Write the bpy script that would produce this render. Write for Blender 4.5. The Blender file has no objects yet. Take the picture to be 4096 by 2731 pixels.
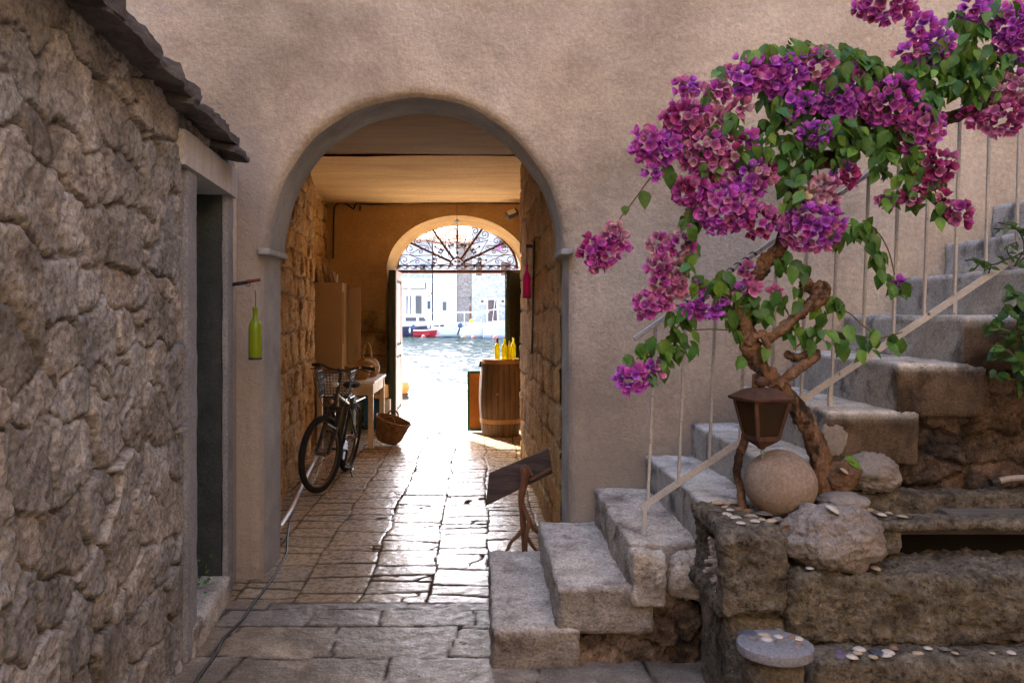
import bpy, bmesh, math, random
import numpy as np
from mathutils import Vector, Matrix, noise as mnoise
from mathutils.geometry import tessellate_polygon

R = random.Random(11)
SC = bpy.context.scene
COL = SC.collection
# camera model: the passage runs along +Y, eye 1.6 m above the paving
F, CX, CY, EYE = 3100.0, 1920.0, 1254.0, 1.6
PI = math.pi

def P(px, py, Y):
    """point of the place at distance Y that the survey of the photograph gives"""
    return Vector(((px - CX) * Y / F, Y, EYE - (py - CY) * Y / F))

# ------------------------------------------------------------------ noise
def _hash(ix, iy, iz, s):
    n = (ix.astype(np.int64) * 73856093) ^ (iy.astype(np.int64) * 19349663) ^ (iz.astype(np.int64) * 83492791) ^ (s * 2654435761)
    n &= 0xffffffff
    n = ((n ^ (n >> 13)) * 1274126177) & 0xffffffff
    n = ((n ^ (n >> 15)) * 2246822519) & 0xffffffff
    n ^= n >> 16
    return (n & 0xffff) / 65535.0

def vnoise(p, s=0):
    i = np.floor(p); f = p - i; f = f * f * f * (f * (f * 6 - 15) + 10)
    i = i.astype(np.int64)
    out = 0
    for a in (0, 1):
        wa = f[:, 0] if a else 1 - f[:, 0]
        for b in (0, 1):
            wb = f[:, 1] if b else 1 - f[:, 1]
            for c in (0, 1):
                wc = f[:, 2] if c else 1 - f[:, 2]
                out = out + wa * wb * wc * _hash(i[:, 0] + a, i[:, 1] + b, i[:, 2] + c, s)
    return out * 2 - 1

def fbm(p, octv=4, s=0, gain=.5):
    p = np.asarray(p, dtype=float)
    a, t, o = 1.0, 0.0, np.zeros(len(p))
    for k in range(octv):
        o += a * vnoise(p * (2.03 ** k) + 17.3 * k, s + k); t += a; a *= gain
    return o / t

def smooth(a, b, x):
    t = np.clip((x - a) / (b - a), 0, 1)
    return t * t * (3 - 2 * t)

# ------------------------------------------------------------------ objects
def wloc(o):
    v = Vector((0, 0, 0))
    while o is not None:
        v += o.location; o = o.parent
    return v

def tag(o, label=None, cat=None, group=None, kind=None):
    if label: o['label'] = label
    if cat: o['category'] = cat
    if group: o['group'] = group
    if kind: o['kind'] = kind
    return o

def thing(name, base, label, cat, group=None):
    o = bpy.data.objects.new(name, None)
    o.empty_display_size = .1
    COL.objects.link(o); o.location = Vector(base)
    return tag(o, label, cat, group)

class MB:
    def __init__(s):
        s.v, s.f, s.c = [], [], []
    def add(s, verts, faces, col=None):
        n = len(s.v)
        verts = [tuple(v) for v in verts]
        s.v.extend(verts)
        s.f.extend([tuple(i + n for i in f) for f in faces])
        if col is None: col = (1, 1, 1)
        if isinstance(col, list): s.c.extend(col)
        else: s.c.extend([col] * len(verts))
        return s
    def box(s, lo, hi, M=None, col=None):
        x0, y0, z0 = lo; x1, y1, z1 = hi
        vs = [Vector(q) for q in ((x0,y0,z0),(x1,y0,z0),(x1,y1,z0),(x0,y1,z0),(x0,y0,z1),(x1,y0,z1),(x1,y1,z1),(x0,y1,z1))]
        if M is not None: vs = [M @ v for v in vs]
        return s.add(vs, [(0,3,2,1),(4,5,6,7),(0,1,5,4),(1,2,6,5),(2,3,7,6),(3,0,4,7)], col)
    def cbox(s, c, d, M=None, col=None):
        c = Vector(c); h = Vector(d) / 2
        if M is None: return s.box(c - h, c + h, None, col)
        return s.box(-h, h, Matrix.Translation(c) @ M.to_4x4(), col)
    def bar(s, a, b, w, h, up=(0,0,1), col=None):
        a, b = Vector(a), Vector(b); d = b - a; L = d.length; d = d / L
        u = Vector(up); x = d.cross(u)
        if x.length < 1e-4: x = d.cross(Vector((1,0,0)))
        x.normalize(); u = x.cross(d)
        M = Matrix((x, d, u)).transposed().to_4x4(); M.translation = (a + b) / 2
        return s.box((-w/2, -L/2, -h/2), (w/2, L/2, h/2), M, col)
    def tube(s, pts, r, n=8, cap=True, closed=False, col=None, squash=1):
        pts = [Vector(p) for p in pts]; m = len(pts)
        if not isinstance(r, (list, tuple)): r = [r] * m
        T = []
        for i in range(m):
            if closed: d = pts[(i+1) % m] - pts[i-1]
            else: d = pts[min(i+1, m-1)] - pts[max(i-1, 0)]
            T.append(d.normalized() if d.length > 1e-9 else Vector((0,0,1)))
        a = T[0].orthogonal().normalized()
        if abs(T[0].z) < .95: a = (Vector((0,0,1)) - T[0] * T[0].z).normalized()
        vs = []
        for i in range(m):
            a = (a - T[i] * a.dot(T[i]))
            a = a.normalized() if a.length > 1e-6 else T[i].orthogonal().normalized()
            b = T[i].cross(a)
            for k in range(n):
                t = 2 * PI * k / n
                vs.append(pts[i] + a * (math.cos(t) * r[i]) + b * (math.sin(t) * r[i] * squash))
        fs = []
        for i in range(m if closed else m - 1):
            j = (i + 1) % m
            for k in range(n):
                l = (k + 1) % n
                fs.append((i*n+k, i*n+l, j*n+l, j*n+k))
        if cap and not closed:
            fs.append(tuple(range(n - 1, -1, -1))); fs.append(tuple((m-1)*n + k for k in range(n)))
        return s.add(vs, fs, col)
    def lathe(s, prof, o=(0,0,0), n=24, M=None, col=None, sy=1):
        o = Vector(o); vs, fs = [], []
        for (r, z) in prof:
            for k in range(n):
                t = 2 * PI * k / n
                v = Vector((r * math.cos(t), r * math.sin(t) * sy, z))
                if M is not None: v = M @ v
                vs.append(v + o)
        m = len(prof)
        for i in range(m - 1):
            for k in range(n):
                l = (k + 1) % n
                fs.append((i*n+k, i*n+l, (i+1)*n+l, (i+1)*n+k))
        if prof[0][0] > 1e-5: fs.append(tuple(range(n - 1, -1, -1)))
        if prof[-1][0] > 1e-5: fs.append(tuple((m-1)*n + k for k in range(n)))
        return s.add(vs, fs, col)
    def prism(s, poly, d, M=None, col=None):
        """poly: 2-D outline (ccw) in local xz, thickness d along local y"""
        n = len(poly)
        vs = [Vector((x, -d/2, z)) for x, z in poly] + [Vector((x, d/2, z)) for x, z in poly]
        if M is not None: vs = [M @ v for v in vs]
        fs = [tuple(range(n)), tuple(range(2*n-1, n-1, -1))]
        for k in range(n):
            l = (k + 1) % n
            fs.append((k, k+n, l+n, l))
        return s.add(vs, fs, col)
    def block(s, lo, hi, res=.03, rnd=.02, amp=.008, freq=9, seed=0, shape=None, col=None, fine=.35, cfun=None):
        lo, hi = np.array(lo, float), np.array(hi, float)
        d = hi - lo; n = [max(2, int(round(x / res))) for x in d]
        idx, lat, fs = {}, [], []
        def vid(i, j, k):
            q = (i, j, k)
            if q not in idx: idx[q] = len(lat); lat.append(q)
            return idx[q]
        for (a, b, c) in ((0,1,2),(1,2,0),(2,0,1)):
            for side in (0, n[c]):
                for i in range(n[a]):
                    for j in range(n[b]):
                        q = []
                        for (di, dj) in ((0,0),(1,0),(1,1),(0,1)):
                            t = [0,0,0]; t[a] = i+di; t[b] = j+dj; t[c] = side
                            q.append(vid(*t))
                        fs.append(tuple(q) if side else tuple(q[::-1]))
        L = np.array(lat, float) / np.array(n)
        p = (L - .5) * d; h = d / 2
        r = min(rnd, min(h) * .9)
        inner = np.clip(p, -(h - r), h - r)
        o = p - inner; ln = np.linalg.norm(o, axis=1, keepdims=True); nr = o / np.maximum(ln, 1e-9)
        p = inner + nr * np.minimum(ln, r)
        c = (lo + hi) / 2; w = p + c
        ph = seed * 7.7
        disp = amp * (fbm(w * freq + ph, 3, seed) * 1.3 + fine * fbm(w * freq * 5 + ph, 3, seed + 9))
        w = w + nr * disp[:, None]
        if cfun is not None: col = [tuple(q) for q in cfun(w, nr)]
        if shape is not None: w = shape(w)
        return s.add(w.tolist(), fs, col)
    def rock(s, c, rad, seed=0, amp=.2, sub=4, freq=1.6, flat=0, M=None, col=None, fine=.12):
        bm = bmesh.new(); bmesh.ops.create_icosphere(bm, subdivisions=sub, radius=1)
        v = np.array([q.co[:] for q in bm.verts]); fs = [tuple(x.index for x in q.verts) for q in bm.faces]; bm.free()
        v = v * (1 + amp * fbm(v * freq + seed * 3.1, 3, seed) + fine * fbm(v * freq * 5 + seed, 3, seed + 5))[:, None]
        if flat: v = np.sign(v) * np.abs(v) ** (1 - flat)
        v = v * np.array(rad)
        if M is not None: v = v @ np.array(M.to_3x3()).T
        return s.add((v + np.array(c)).tolist(), fs, col)
    def build(s, name, mat, parent=None, base=None, bevel=0, sharp=38, flat=False, weld=False, rot=None):
        me = bpy.data.meshes.new(name)
        off = wloc(parent) if parent is not None else Vector(base if base is not None else (0, 0, 0))
        V = np.array(s.v, float) - np.array(off[:])
        me.from_pydata(V.tolist(), [], s.f)
        ca = me.color_attributes.new('Col', 'FLOAT_COLOR', 'POINT')
        c4 = np.array([tuple(q) if len(q) == 4 else (*q, 1) for q in s.c], np.float32)
        ca.data.foreach_set('color', c4.ravel())
        bm = bmesh.new(); bm.from_mesh(me)
        if weld: bmesh.ops.remove_doubles(bm, verts=bm.verts, dist=1e-5)
        bmesh.ops.recalc_face_normals(bm, faces=bm.faces) if not getattr(s, 'keep', False) else None
        if bevel:
            ed = [e for e in bm.edges if len(e.link_faces) == 2 and e.calc_face_angle(0) > .6]
            bmesh.ops.bevel(bm, geom=ed, offset=bevel, segments=1, profile=.6, affect='EDGES', clamp_overlap=True)
        if not flat:
            for q in bm.faces: q.smooth = True
            a = math.radians(sharp)
            for e in bm.edges:
                if len(e.link_faces) == 2 and e.calc_face_angle(0) > a: e.smooth = False
        bm.to_mesh(me); bm.free()
        if mat is not None: me.materials.append(mat)
        o = bpy.data.objects.new(name, me); COL.objects.link(o)
        if parent is not None: o.parent = parent
        else: o.location = off
        return o

# ------------------------------------------------------------------ materials
def _lin(c):
    return tuple(c) + (1,) if len(c) == 3 else tuple(c)

def mat(name, c1, c2=None, scale=5, rough=.8, bump=.25, bscale=50, bdist=.01, spec=.4, metal=0, attr=True,
        gloss=False, damp=None, pits=0, pscale=55, c3=None, s3=1.3, t3=(.5, .7), fine=.25, fscale=90, stretch=None, trans=0, transl=0, alpha=1, rough2=None, coat=0, ior=1.45, emit=None, detail=8, tcol=None):
    m = bpy.data.materials.new(name); m.use_nodes = True
    N, L = m.node_tree.nodes, m.node_tree.links
    bs = N['Principled BSDF']
    bs.inputs['Roughness'].default_value = rough
    bs.inputs['Metallic'].default_value = metal
    bs.inputs['Specular IOR Level'].default_value = spec
    bs.inputs['IOR'].default_value = ior
    bs.inputs['Coat Weight'].default_value = coat
    if trans: bs.inputs['Transmission Weight'].default_value = trans
    if alpha < 1: bs.inputs['Alpha'].default_value = alpha
    tc = N.new('ShaderNodeTexCoord'); src = tc.outputs['Object']
    if stretch:
        mp = N.new('ShaderNodeMapping'); mp.inputs['Scale'].default_value = stretch
        L.new(src, mp.inputs['Vector']); src = mp.outputs['Vector']
    def nz(sc, det=detail, ro=.6, dist=0):
        n = N.new('ShaderNodeTexNoise'); n.inputs['Scale'].default_value = sc; n.inputs['Detail'].default_value = det
        n.inputs['Roughness'].default_value = ro; n.inputs['Distortion'].default_value = dist
        L.new(src, n.inputs['Vector']); return n.outputs['Fac']
    def ramp(f, a, b, ca, cb):
        r = N.new('ShaderNodeValToRGB'); e = r.color_ramp.elements
        e[0].position, e[1].position = a, b; e[0].color, e[1].color = _lin(ca), _lin(cb)
        L.new(f, r.inputs['Fac']); return r.outputs['Color']
    def mix(a, b, f=1.0, mode='MULTIPLY'):
        x = N.new('ShaderNodeMix'); x.data_type = 'RGBA'; x.blend_type = mode
        if hasattr(f, 'links') or hasattr(f, 'is_linked'): L.new(f, x.inputs[0])
        else: x.inputs[0].default_value = f
        for q, i in ((a, 6), (b, 7)):
            if isinstance(q, tuple): x.inputs[i].default_value = _lin(q)
            else: L.new(q, x.inputs[i])
        return x.outputs[2]
    c2 = c2 or c1
    col = ramp(nz(scale), .3, .7, c1, c2)
    if c3:
        f = ramp(nz(s3, 6, .65, .3), t3[0], t3[1], (0,0,0), (1,1,1))
        col = mix(col, tuple(c3), f, 'MIX')
    if fine:
        g = ramp(nz(fscale, 4, .7), .35, .7, (1-fine,)*3, (1+fine*.5,)*3)
        col = mix(col, g, 1.0)
    if damp:
        sx = N.new('ShaderNodeSeparateXYZ'); L.new(tc.outputs['Object'], sx.inputs[0])
        ma = N.new('ShaderNodeMath'); ma.operation = 'MULTIPLY_ADD'; ma.inputs[1].default_value = -2.6
        L.new(nz(1.1, 7, .68, .5), ma.inputs[0])
        mx = N.new('ShaderNodeMapRange'); mx.inputs[1].default_value = -.9; mx.inputs[2].default_value = -1.35; mx.inputs[4].default_value = -1.5
        L.new(sx.outputs['X'], mx.inputs[0]); az = N.new('ShaderNodeMath'); L.new(sx.outputs['Z'], az.inputs[0]); L.new(mx.outputs[0], az.inputs[1]); L.new(az.outputs[0], ma.inputs[2])
        mr = N.new('ShaderNodeMapRange'); mr.inputs[1].default_value = damp[0] - 1.3; mr.inputs[2].default_value = damp[0] - 2.1; mr.inputs[4].default_value = damp[2]
        L.new(ma.outputs[0], mr.inputs[0]); col = mix(col, tuple(damp[1]), mr.outputs[0], 'MIX')
    if pits:
        g = ramp(nz(pscale, 3, .75, .4), .36, .47, (1-pits,)*3, (1,1,1))
        col = mix(col, g, 1.0)
    if attr:
        at = N.new('ShaderNodeAttribute'); at.attribute_name = 'Col'
        col = mix(col, at.outputs['Color'], 1.0)
        if gloss:
            mu = N.new('ShaderNodeMath'); mu.operation = 'MULTIPLY'; mu.inputs[1].default_value = spec
            L.new(at.outputs['Alpha'], mu.inputs[0]); L.new(mu.outputs[0], bs.inputs['Specular IOR Level'])
    L.new(col, bs.inputs['Base Color'])
    if rough2 is not None:
        rr = N.new('ShaderNodeMapRange'); rr.inputs[3].default_value = rough; rr.inputs[4].default_value = rough2
        rr.inputs[1].default_value = .35; rr.inputs[2].default_value = .65
        L.new(nz(scale * 2.7), rr.inputs[0]); L.new(rr.outputs[0], bs.inputs['Roughness'])
    if bump:
        bn = N.new('ShaderNodeBump'); bn.inputs['Strength'].default_value = bump; bn.inputs['Distance'].default_value = bdist
        ad = N.new('ShaderNodeMath'); ad.operation = 'MULTIPLY_ADD'; ad.inputs[1].default_value = .6
        L.new(nz(bscale * .22, 5), ad.inputs[2]); L.new(nz(bscale, 6, .7), ad.inputs[0])
        L.new(ad.outputs[0], bn.inputs['Height']); L.new(bn.outputs['Normal'], bs.inputs['Normal'])
    if emit:
        bs.inputs['Emission Color'].default_value = _lin(emit[:3]); bs.inputs['Emission Strength'].default_value = emit[3]
    if transl:
        tl = N.new('ShaderNodeBsdfTranslucent'); ms = N.new('ShaderNodeMixShader'); ms.inputs[0].default_value = transl
        if tcol: L.new(mix(col, tuple(tcol), 1.0), tl.inputs['Color'])
        else: L.new(col, tl.inputs['Color'])
        out = N['Material Output']
        L.new(bs.outputs[0], ms.inputs[1]); L.new(tl.outputs[0], ms.inputs[2]); L.new(ms.outputs[0], out.inputs['Surface'])
    return m

def glass(name, c, rough=.05, body=.5):
    """tinted bottle glass: part see-through tint, part glossy body"""
    m = bpy.data.materials.new(name); m.use_nodes = True
    N, L = m.node_tree.nodes, m.node_tree.links
    bs = N['Principled BSDF']
    bs.inputs['Base Color'].default_value = _lin(c); bs.inputs['Roughness'].default_value = rough
    tr = N.new('ShaderNodeBsdfTransparent'); tr.inputs['Color'].default_value = _lin(tuple(min(1, x * 1.25 + .04) for x in c))
    tl = N.new('ShaderNodeBsdfTranslucent'); tl.inputs['Color'].default_value = _lin(c)
    m1 = N.new('ShaderNodeMixShader'); m1.inputs[0].default_value = .32
    L.new(bs.outputs[0], m1.inputs[1]); L.new(tl.outputs[0], m1.inputs[2])
    m2 = N.new('ShaderNodeMixShader'); m2.inputs[0].default_value = 1 - body
    L.new(m1.outputs[0], m2.inputs[1]); L.new(tr.outputs[0], m2.inputs[2])
    L.new(m2.outputs[0], N['Material Output'].inputs['Surface'])
    return m

# ------------------------------------------------------------------ displaced masonry panels
def grid_faces(nu, nv, keep=None):
    i = np.arange(nu - 1)[:, None]; j = np.arange(nv - 1)[None, :]
    a = (i * nv + j).ravel()
    f = np.stack([a, a + nv, a + nv + 1, a + 1], 1)
    if keep is not None: f = f[keep[f].all(axis=1)]
    return f

def rubble_h(u, v, cell=(.24, .17), seed=1, depth=.05, joint=.02, warp=.05, tilt=.25, rough=.012, mortar=.5, size=.12, crisp=0):
    """irregular stones set in mortar: height and colour factor for points (u, v)"""
    rg = np.random.RandomState(seed)
    p3 = np.stack([u, v, np.zeros_like(u)], 1)
    uu = u + warp * fbm(p3 * 4, 5, seed, .6); vv = v + warp * fbm(p3 * 4 + 31, 5, seed + 3, .6)
    us, vs = [], []
    y = v.min() - cell[1]
    while y < v.max() + cell[1]:
        h = cell[1] * rg.uniform(.55, 1.5)
        x = u.min() - cell[0] * rg.uniform(0, 1.5)
        while x < u.max() + cell[0]:
            w = cell[0] * rg.uniform(.4, 1.7)
            us.append(x + w / 2 + rg.uniform(-.1, .1) * w); vs.append(y + h / 2 + rg.uniform(-.28, .28) * h); x += w
        y += h
    us, vs = np.array(us), np.array(vs); n = len(us)
    sz = np.exp(rg.normal(0, size, n)); sx = rg.uniform(.8, 1.25, n) / cell[0] / sz; sy = rg.uniform(.8, 1.25, n) / cell[1] / sz
    an = rg.normal(0, .22, n)
    f1 = np.full(len(u), 9e9); f2 = f1.copy(); k = np.zeros(len(u), int)
    for i in range(n):
        ca, sa = math.cos(an[i]), math.sin(an[i]); da, db = uu - us[i], vv - vs[i]
        d = (np.abs((da * ca + db * sa) * sx[i]) ** 3.2 + np.abs((db * ca - da * sa) * sy[i]) ** 3.2) ** (1 / 3.2)
        lt = d < f1
        f2 = np.where(lt, f1, np.minimum(f2, d)); k = np.where(lt, i, k); f1 = np.where(lt, d, f1)
    e = (f2 - f1) * cell[1] * .9
    hs = rg.uniform(.35, 1.0, n); tu = rg.uniform(-tilt, tilt, n); tv = rg.uniform(-tilt, tilt, n)
    jw = joint * (1 + .6 * fbm(p3 * 5 + 7, 2, seed + 8))
    body = smooth(.5, 1.1, e / jw) if crisp else smooth(0, 1, e / (jw * 1.5))
    hh = hs[k] * depth + (u - us[k]) * tu[k] + (v - vs[k]) * tv[k]
    hh = np.clip(hh, -.2 * depth, 1.6 * depth)
    mort = depth * mortar * (fbm(p3 * 3 + 3, 2, seed + 4) * .8 - .2)
    facet = np.abs(fbm(p3 * 9 + hs[k][:, None] * 50, 3, seed + 6)) * rough * 1.6
    if crisp: hh = np.maximum(hh, depth * .62) - .006 * (1 - smooth(1.0, 2.4, e / jw)); facet = facet * .6
    h = body * (hh - facet) + (1 - body) * mort + rough * fbm(p3 * 38, 4, seed + 5, .62) + .5 * rough * fbm(p3 * 14, 3, seed + 2)
    val = rg.uniform(.72, 1.25, n)[k]; warm = rg.uniform(-1, 1, n)[k]
    return h, body, val, warm, k

def course_h(u, v, rows, wrange, seed=1, joint=.012, depth=.025, warp=.015, rough=.006, tilt=.02, crack=0, uj=1.0):
    """rows of squared stones; rows = boundaries in v, joints in u random"""
    rg = np.random.RandomState(seed)
    p3 = np.stack([u, v, np.zeros_like(u)], 1)
    vv = v + warp * fbm(p3 * 3.1, 3, seed); uu = u + warp * fbm(p3 * 3.3 + 9, 3, seed + 1)
    rows = np.array(rows)
    ri = np.clip(np.searchsorted(rows, vv) - 1, 0, len(rows) - 2)
    dv = np.minimum(vv - rows[ri], rows[ri + 1] - vv)
    du = np.zeros(len(u)); cid = np.zeros(len(u), int); cu = np.zeros(len(u)); n = 0
    for r in range(len(rows) - 1):
        b = [u.min() - rg.uniform(.05, wrange[1])]
        while b[-1] < u.max() + .2: b.append(b[-1] + rg.uniform(*wrange))
        b = np.array(b); m = ri == r
        # every joint runs a little askew
        sk = rg.uniform(-.18, .18, len(b))
        rel = vv[m] - (rows[r] + rows[r + 1]) / 2
        ci = np.clip(np.searchsorted(b, uu[m]) - 1, 0, len(b) - 2)
        for _ in range(2):
            left = b[ci] + sk[ci] * rel; right = b[ci + 1] + sk[ci + 1] * rel
            ci = np.clip(ci + (uu[m] > right) - (uu[m] < left), 0, len(b) - 2)
        left = b[ci] + sk[ci] * rel; right = b[ci + 1] + sk[ci + 1] * rel
        du[m] = np.minimum(uu[m] - left, right - uu[m]); cid[m] = n + ci; cu[m] = (left + right) / 2; n += len(b)
    e = np.minimum(du * uj, dv)
    jw = joint * (1 + .7 * fbm(p3 * 6 + 5, 2, seed + 8))
    if crack:
        q = np.abs(fbm(p3 * 2.3 + cid[:, None] * 3.7, 3, seed + 12))
        on = rg.uniform(0, 1, n + 1)[cid] < crack
        e = np.where(on, np.minimum(e, q * .42 + .0005), e)
    body = smooth(0, 1, e / (jw * 1.6))
    hs = rg.uniform(-.5, .5, n + 1)[cid]; tu = rg.uniform(-tilt, tilt, n + 1)[cid]; tv = rg.uniform(-tilt, tilt, n + 1)[cid]
    vc = (rows[ri] + rows[ri + 1]) / 2
    h = depth * (body - 1) + body * (hs * depth * .3 + (u - cu) * tu + (v - vc) * tv) + rough * fbm(p3 * 30, 4, seed + 5, .6) + rough * 1.2 * fbm(p3 * 7, 3, seed + 6)
    val = rg.uniform(.75, 1.2, n + 1)[cid]; warm = rg.uniform(-1, 1, n + 1)[cid]
    return h, body, val, warm, cid

def panel(pos, nrm, us, vs, fun, keep=None, colfun=None):
    """grid over (u, v): pos(u, v) -> Nx3, displaced along nrm by fun"""
    U, V = np.meshgrid(us, vs, indexing='ij'); u, v = U.ravel(), V.ravel()
    h, body, val, warm, k = fun(u, v)
    p = pos(u, v); n = nrm(u, v) if callable(nrm) else np.array(nrm)[None, :]
    w = p + n * h[:, None]
    kp = keep(u, v) if keep else None
    f = grid_faces(len(us), len(vs), kp)
    c = colfun(u, v, h, body, val, warm, k)
    used = np.unique(f); remap = np.full(len(u), -1); remap[used] = np.arange(len(used))
    mb = MB(); mb.add(w[used].tolist(), remap[f].tolist(), [tuple(q) for q in c[used]])
    return mb
# ================================================================== materials
M = {}
M['plaster'] = mat('pink_plaster', (.55,.43,.315), (.80,.665,.505), scale=1.5, rough=.92, bump=1, bscale=50, bdist=.02, damp=(1.5, (.31,.26,.215), .8), c3=(.20,.15,.10), s3=.55, t3=(.42,.74), fine=.2, fscale=34, spec=.12)
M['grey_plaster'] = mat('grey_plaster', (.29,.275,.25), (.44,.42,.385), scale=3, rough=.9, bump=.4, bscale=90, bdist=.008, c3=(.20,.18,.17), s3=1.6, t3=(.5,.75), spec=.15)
M['jamb'] = mat('concrete_jamb', (.23,.225,.225), (.36,.35,.345), scale=4, rough=.9, bump=.6, bscale=110, bdist=.008, c3=(.2,.17,.15), s3=2, t3=(.55,.75), spec=.15, fine=.4)
M['lintel'] = mat('limestone_lintel', (.48,.45,.43), (.62,.59,.565), scale=5, rough=.85, bump=.3, bscale=80, stretch=(1,3,.5), spec=.2)
M['dark_plaster'] = mat('damp_plaster', (.035,.042,.04), (.075,.08,.075), scale=4, rough=.95, bump=.8, bscale=80, spec=.1)  # very dark plaster tone for the doorway reveal
M['rubble'] = mat('rubble_limestone', (.20,.178,.152), (.52,.47,.41), scale=5, rough=.93, bump=.9, bscale=36, bdist=.018, c3=(.10,.085,.075), s3=3, t3=(.58,.75), pits=.4, pscale=40, fine=.4, fscale=60, spec=.12)
M['slate'] = mat('roof_slate', (.085,.075,.07), (.19,.17,.16), scale=6, rough=.9, bump=.9, bscale=30, bdist=.02, spec=.2, stretch=(1,1,3))
M['ochre_stone'] = mat('ochre_stone', (.45,.25,.085), (.72,.455,.185), scale=4, rough=.88, bump=.9, bscale=40, bdist=.02, c3=(.20,.10,.035), s3=2.6, t3=(.5,.72), fine=.45, fscale=50, spec=.15)
M['ochre_plaster'] = mat('ochre_plaster', (.47,.285,.115), (.62,.40,.18), scale=2, rough=.9, bump=.6, bscale=55, bdist=.012, c3=(.30,.17,.06), s3=1.2, t3=(.5,.75), fine=.35, spec=.15)
M['ceiling'] = mat('ceiling_plaster', (.52,.32,.13), (.68,.45,.21), scale=3, rough=.9, bump=.5, bscale=50, stretch=(.4,2.2,1), c3=(.36,.22,.10), s3=1.5, t3=(.5,.75), fine=.35, spec=.1)
M['soot'] = mat('sooty_plaster', (.24,.165,.10), (.34,.24,.15), scale=3, rough=.95, bump=.5, bscale=50, stretch=(.4,2.2,1), fine=.3, spec=.1)  # near ceiling plaster, its weaker light painted as a darker tone
M['paving'] = mat('worn_paving', (.41,.29,.17), (.64,.48,.305), scale=9, rough=.40, rough2=.17, bump=.3, bscale=30, bdist=.005, c3=(.26,.19,.12), s3=2.2, t3=(.52,.72), fine=.3, spec=1.0, gloss=True)
M['step'] = mat('step_stone', (.44,.38,.305), (.74,.665,.56), scale=8, rough=.85, bump=1, bscale=45, bdist=.016, pits=.4, c3=(.24,.19,.16), s3=5, t3=(.5,.68), fine=.4, fscale=70, stretch=(1,1,1.4), spec=.25)
M['step_grey'] = mat('rendered_step', (.42,.40,.35), (.74,.71,.64), scale=5, pits=.25, rough=.88, bump=.6, bscale=70, bdist=.008, c3=(.20,.185,.17), s3=6, t3=(.52,.66), fine=.35, spec=.2)
M['brown_stone'] = mat('brown_rubble', (.085,.056,.036), (.22,.15,.10), scale=7, pits=.5, pscale=40, rough=.95, bump=1, bscale=30, bdist=.03, c3=(.035,.026,.02), s3=3.2, t3=(.47,.62), fine=.4, spec=.1)
M['cistern'] = mat('cistern_stone', (.115,.093,.064), (.28,.235,.173), scale=9, rough=.95, bump=1, bscale=24, bdist=.05, pits=.55, pscale=42, c3=(.05,.04,.03), s3=6, t3=(.52,.7), fine=.4, fscale=50, spec=.12)
M['boulder'] = mat('pale_boulder', (.22,.18,.15), (.40,.345,.295), scale=8, pits=.4, rough=.92, bump=1, bscale=30, bdist=.025, c3=(.17,.135,.11), s3=4, t3=(.5,.7), fine=.35, spec=.12)
M['ball'] = mat('round_stone', (.25,.18,.13), (.37,.285,.215), scale=6, rough=.9, bump=.5, bscale=60, bdist=.008, c3=(.16,.115,.085), s3=5, t3=(.55,.75), fine=.3, fscale=70, spec=.15)
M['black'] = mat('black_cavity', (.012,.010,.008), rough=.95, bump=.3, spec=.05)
M['lid'] = mat('grey_boards', (.10,.08,.065), (.19,.155,.13), scale=5, rough=.85, bump=.4, bscale=40, stretch=(.3,4,1))
M['quay'] = mat('pale_quay', (.62,.58,.53), (.74,.70,.65), scale=1.5, rough=.8, bump=.2, bscale=20)
M['teal'] = mat('teal_paint', (.02,.15,.13), (.03,.20,.17), rough=.5, bump=.2)

# ================================================================== the pink house with the passage
YW, YB = 4.67, 5.09            # courtyard face, inner face of the front wall
YF, YO = 11.43, 11.86          # far wall of the passage, harbour face
house = thing('plaster_house', (0, YW, 0), 'rough pink plastered house front pierced by a tall round arched passage', 'house')

def opening():
    pts = [(.535,-.05)]
    for k in range(1, 14): pts.append((.535, 1.95 * k / 14))
    pts += [(.535,1.96),(.495,1.99)]
    c, rx, rz = -.3925, .8875, .92
    for k in range(1, 48):
        t = PI * k / 48
        w = .0025 * math.sin(k * 1.1) + .004 * math.sin(k * .4)
        pts.append((c + (rx + w) * math.cos(t), 1.99 + (rz + w) * math.sin(t)))
    pts += [(-1.28,1.99),(-1.31,1.96)]
    for k in range(13, 0, -1): pts.append((-1.31, 1.95 * k / 14))
    pts.append((-1.31,-.05))
    return pts
op = opening(); no = len(op)
def grown(d):
    out = []
    for i, (x, z) in enumerate(op):
        a = Vector(op[max(i-1,0)]); b = Vector(op[min(i+1,no-1)]); t = (b - a).normalized()
        n = Vector((t.y, -t.x))
        s = d
        out.append((x + n.x * s, z + n.y * s))
    out[0] = (out[0][0], -.05); out[-1] = (out[-1][0], -.05)
    return out
mb = MB()
g = grown(.075)
loop3 = [(x, 0, z) for x, z in g]
outer = [(-9,0,-.05),(-9,0,10),(9,0,10),(9,0,-.05)]
poly = [Vector((x, z, 0)) for x, _, z in loop3 + outer]
tri = tessellate_polygon([poly])
mb.add([(v.x, YW, v.y) for v in poly], tri)
def lip(mb, ds):
    prev = None
    for d, y in ds:
        ring = [(x, y, z) for x, z in grown(d)]
        if prev: mb.add(prev + ring, [(i, i+1, no+i+1, no+i) for i in range(no-1)])
        prev = ring
lip(mb, ((.075, YW), (.055, YW+.004), (.040, YW+.010), (.026, YW+.02), (.016, YW+.034), (.006, YW+.06)))
mb.build('front_wall', M['plaster'], house, weld=True, sharp=60)
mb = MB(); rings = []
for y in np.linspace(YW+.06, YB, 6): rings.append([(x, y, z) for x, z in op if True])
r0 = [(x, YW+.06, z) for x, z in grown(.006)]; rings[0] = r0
for a, b in zip(rings, rings[1:]): mb.add(a + b, [(i, i+1, no+i+1, no+i) for i in range(no-1)])
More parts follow.
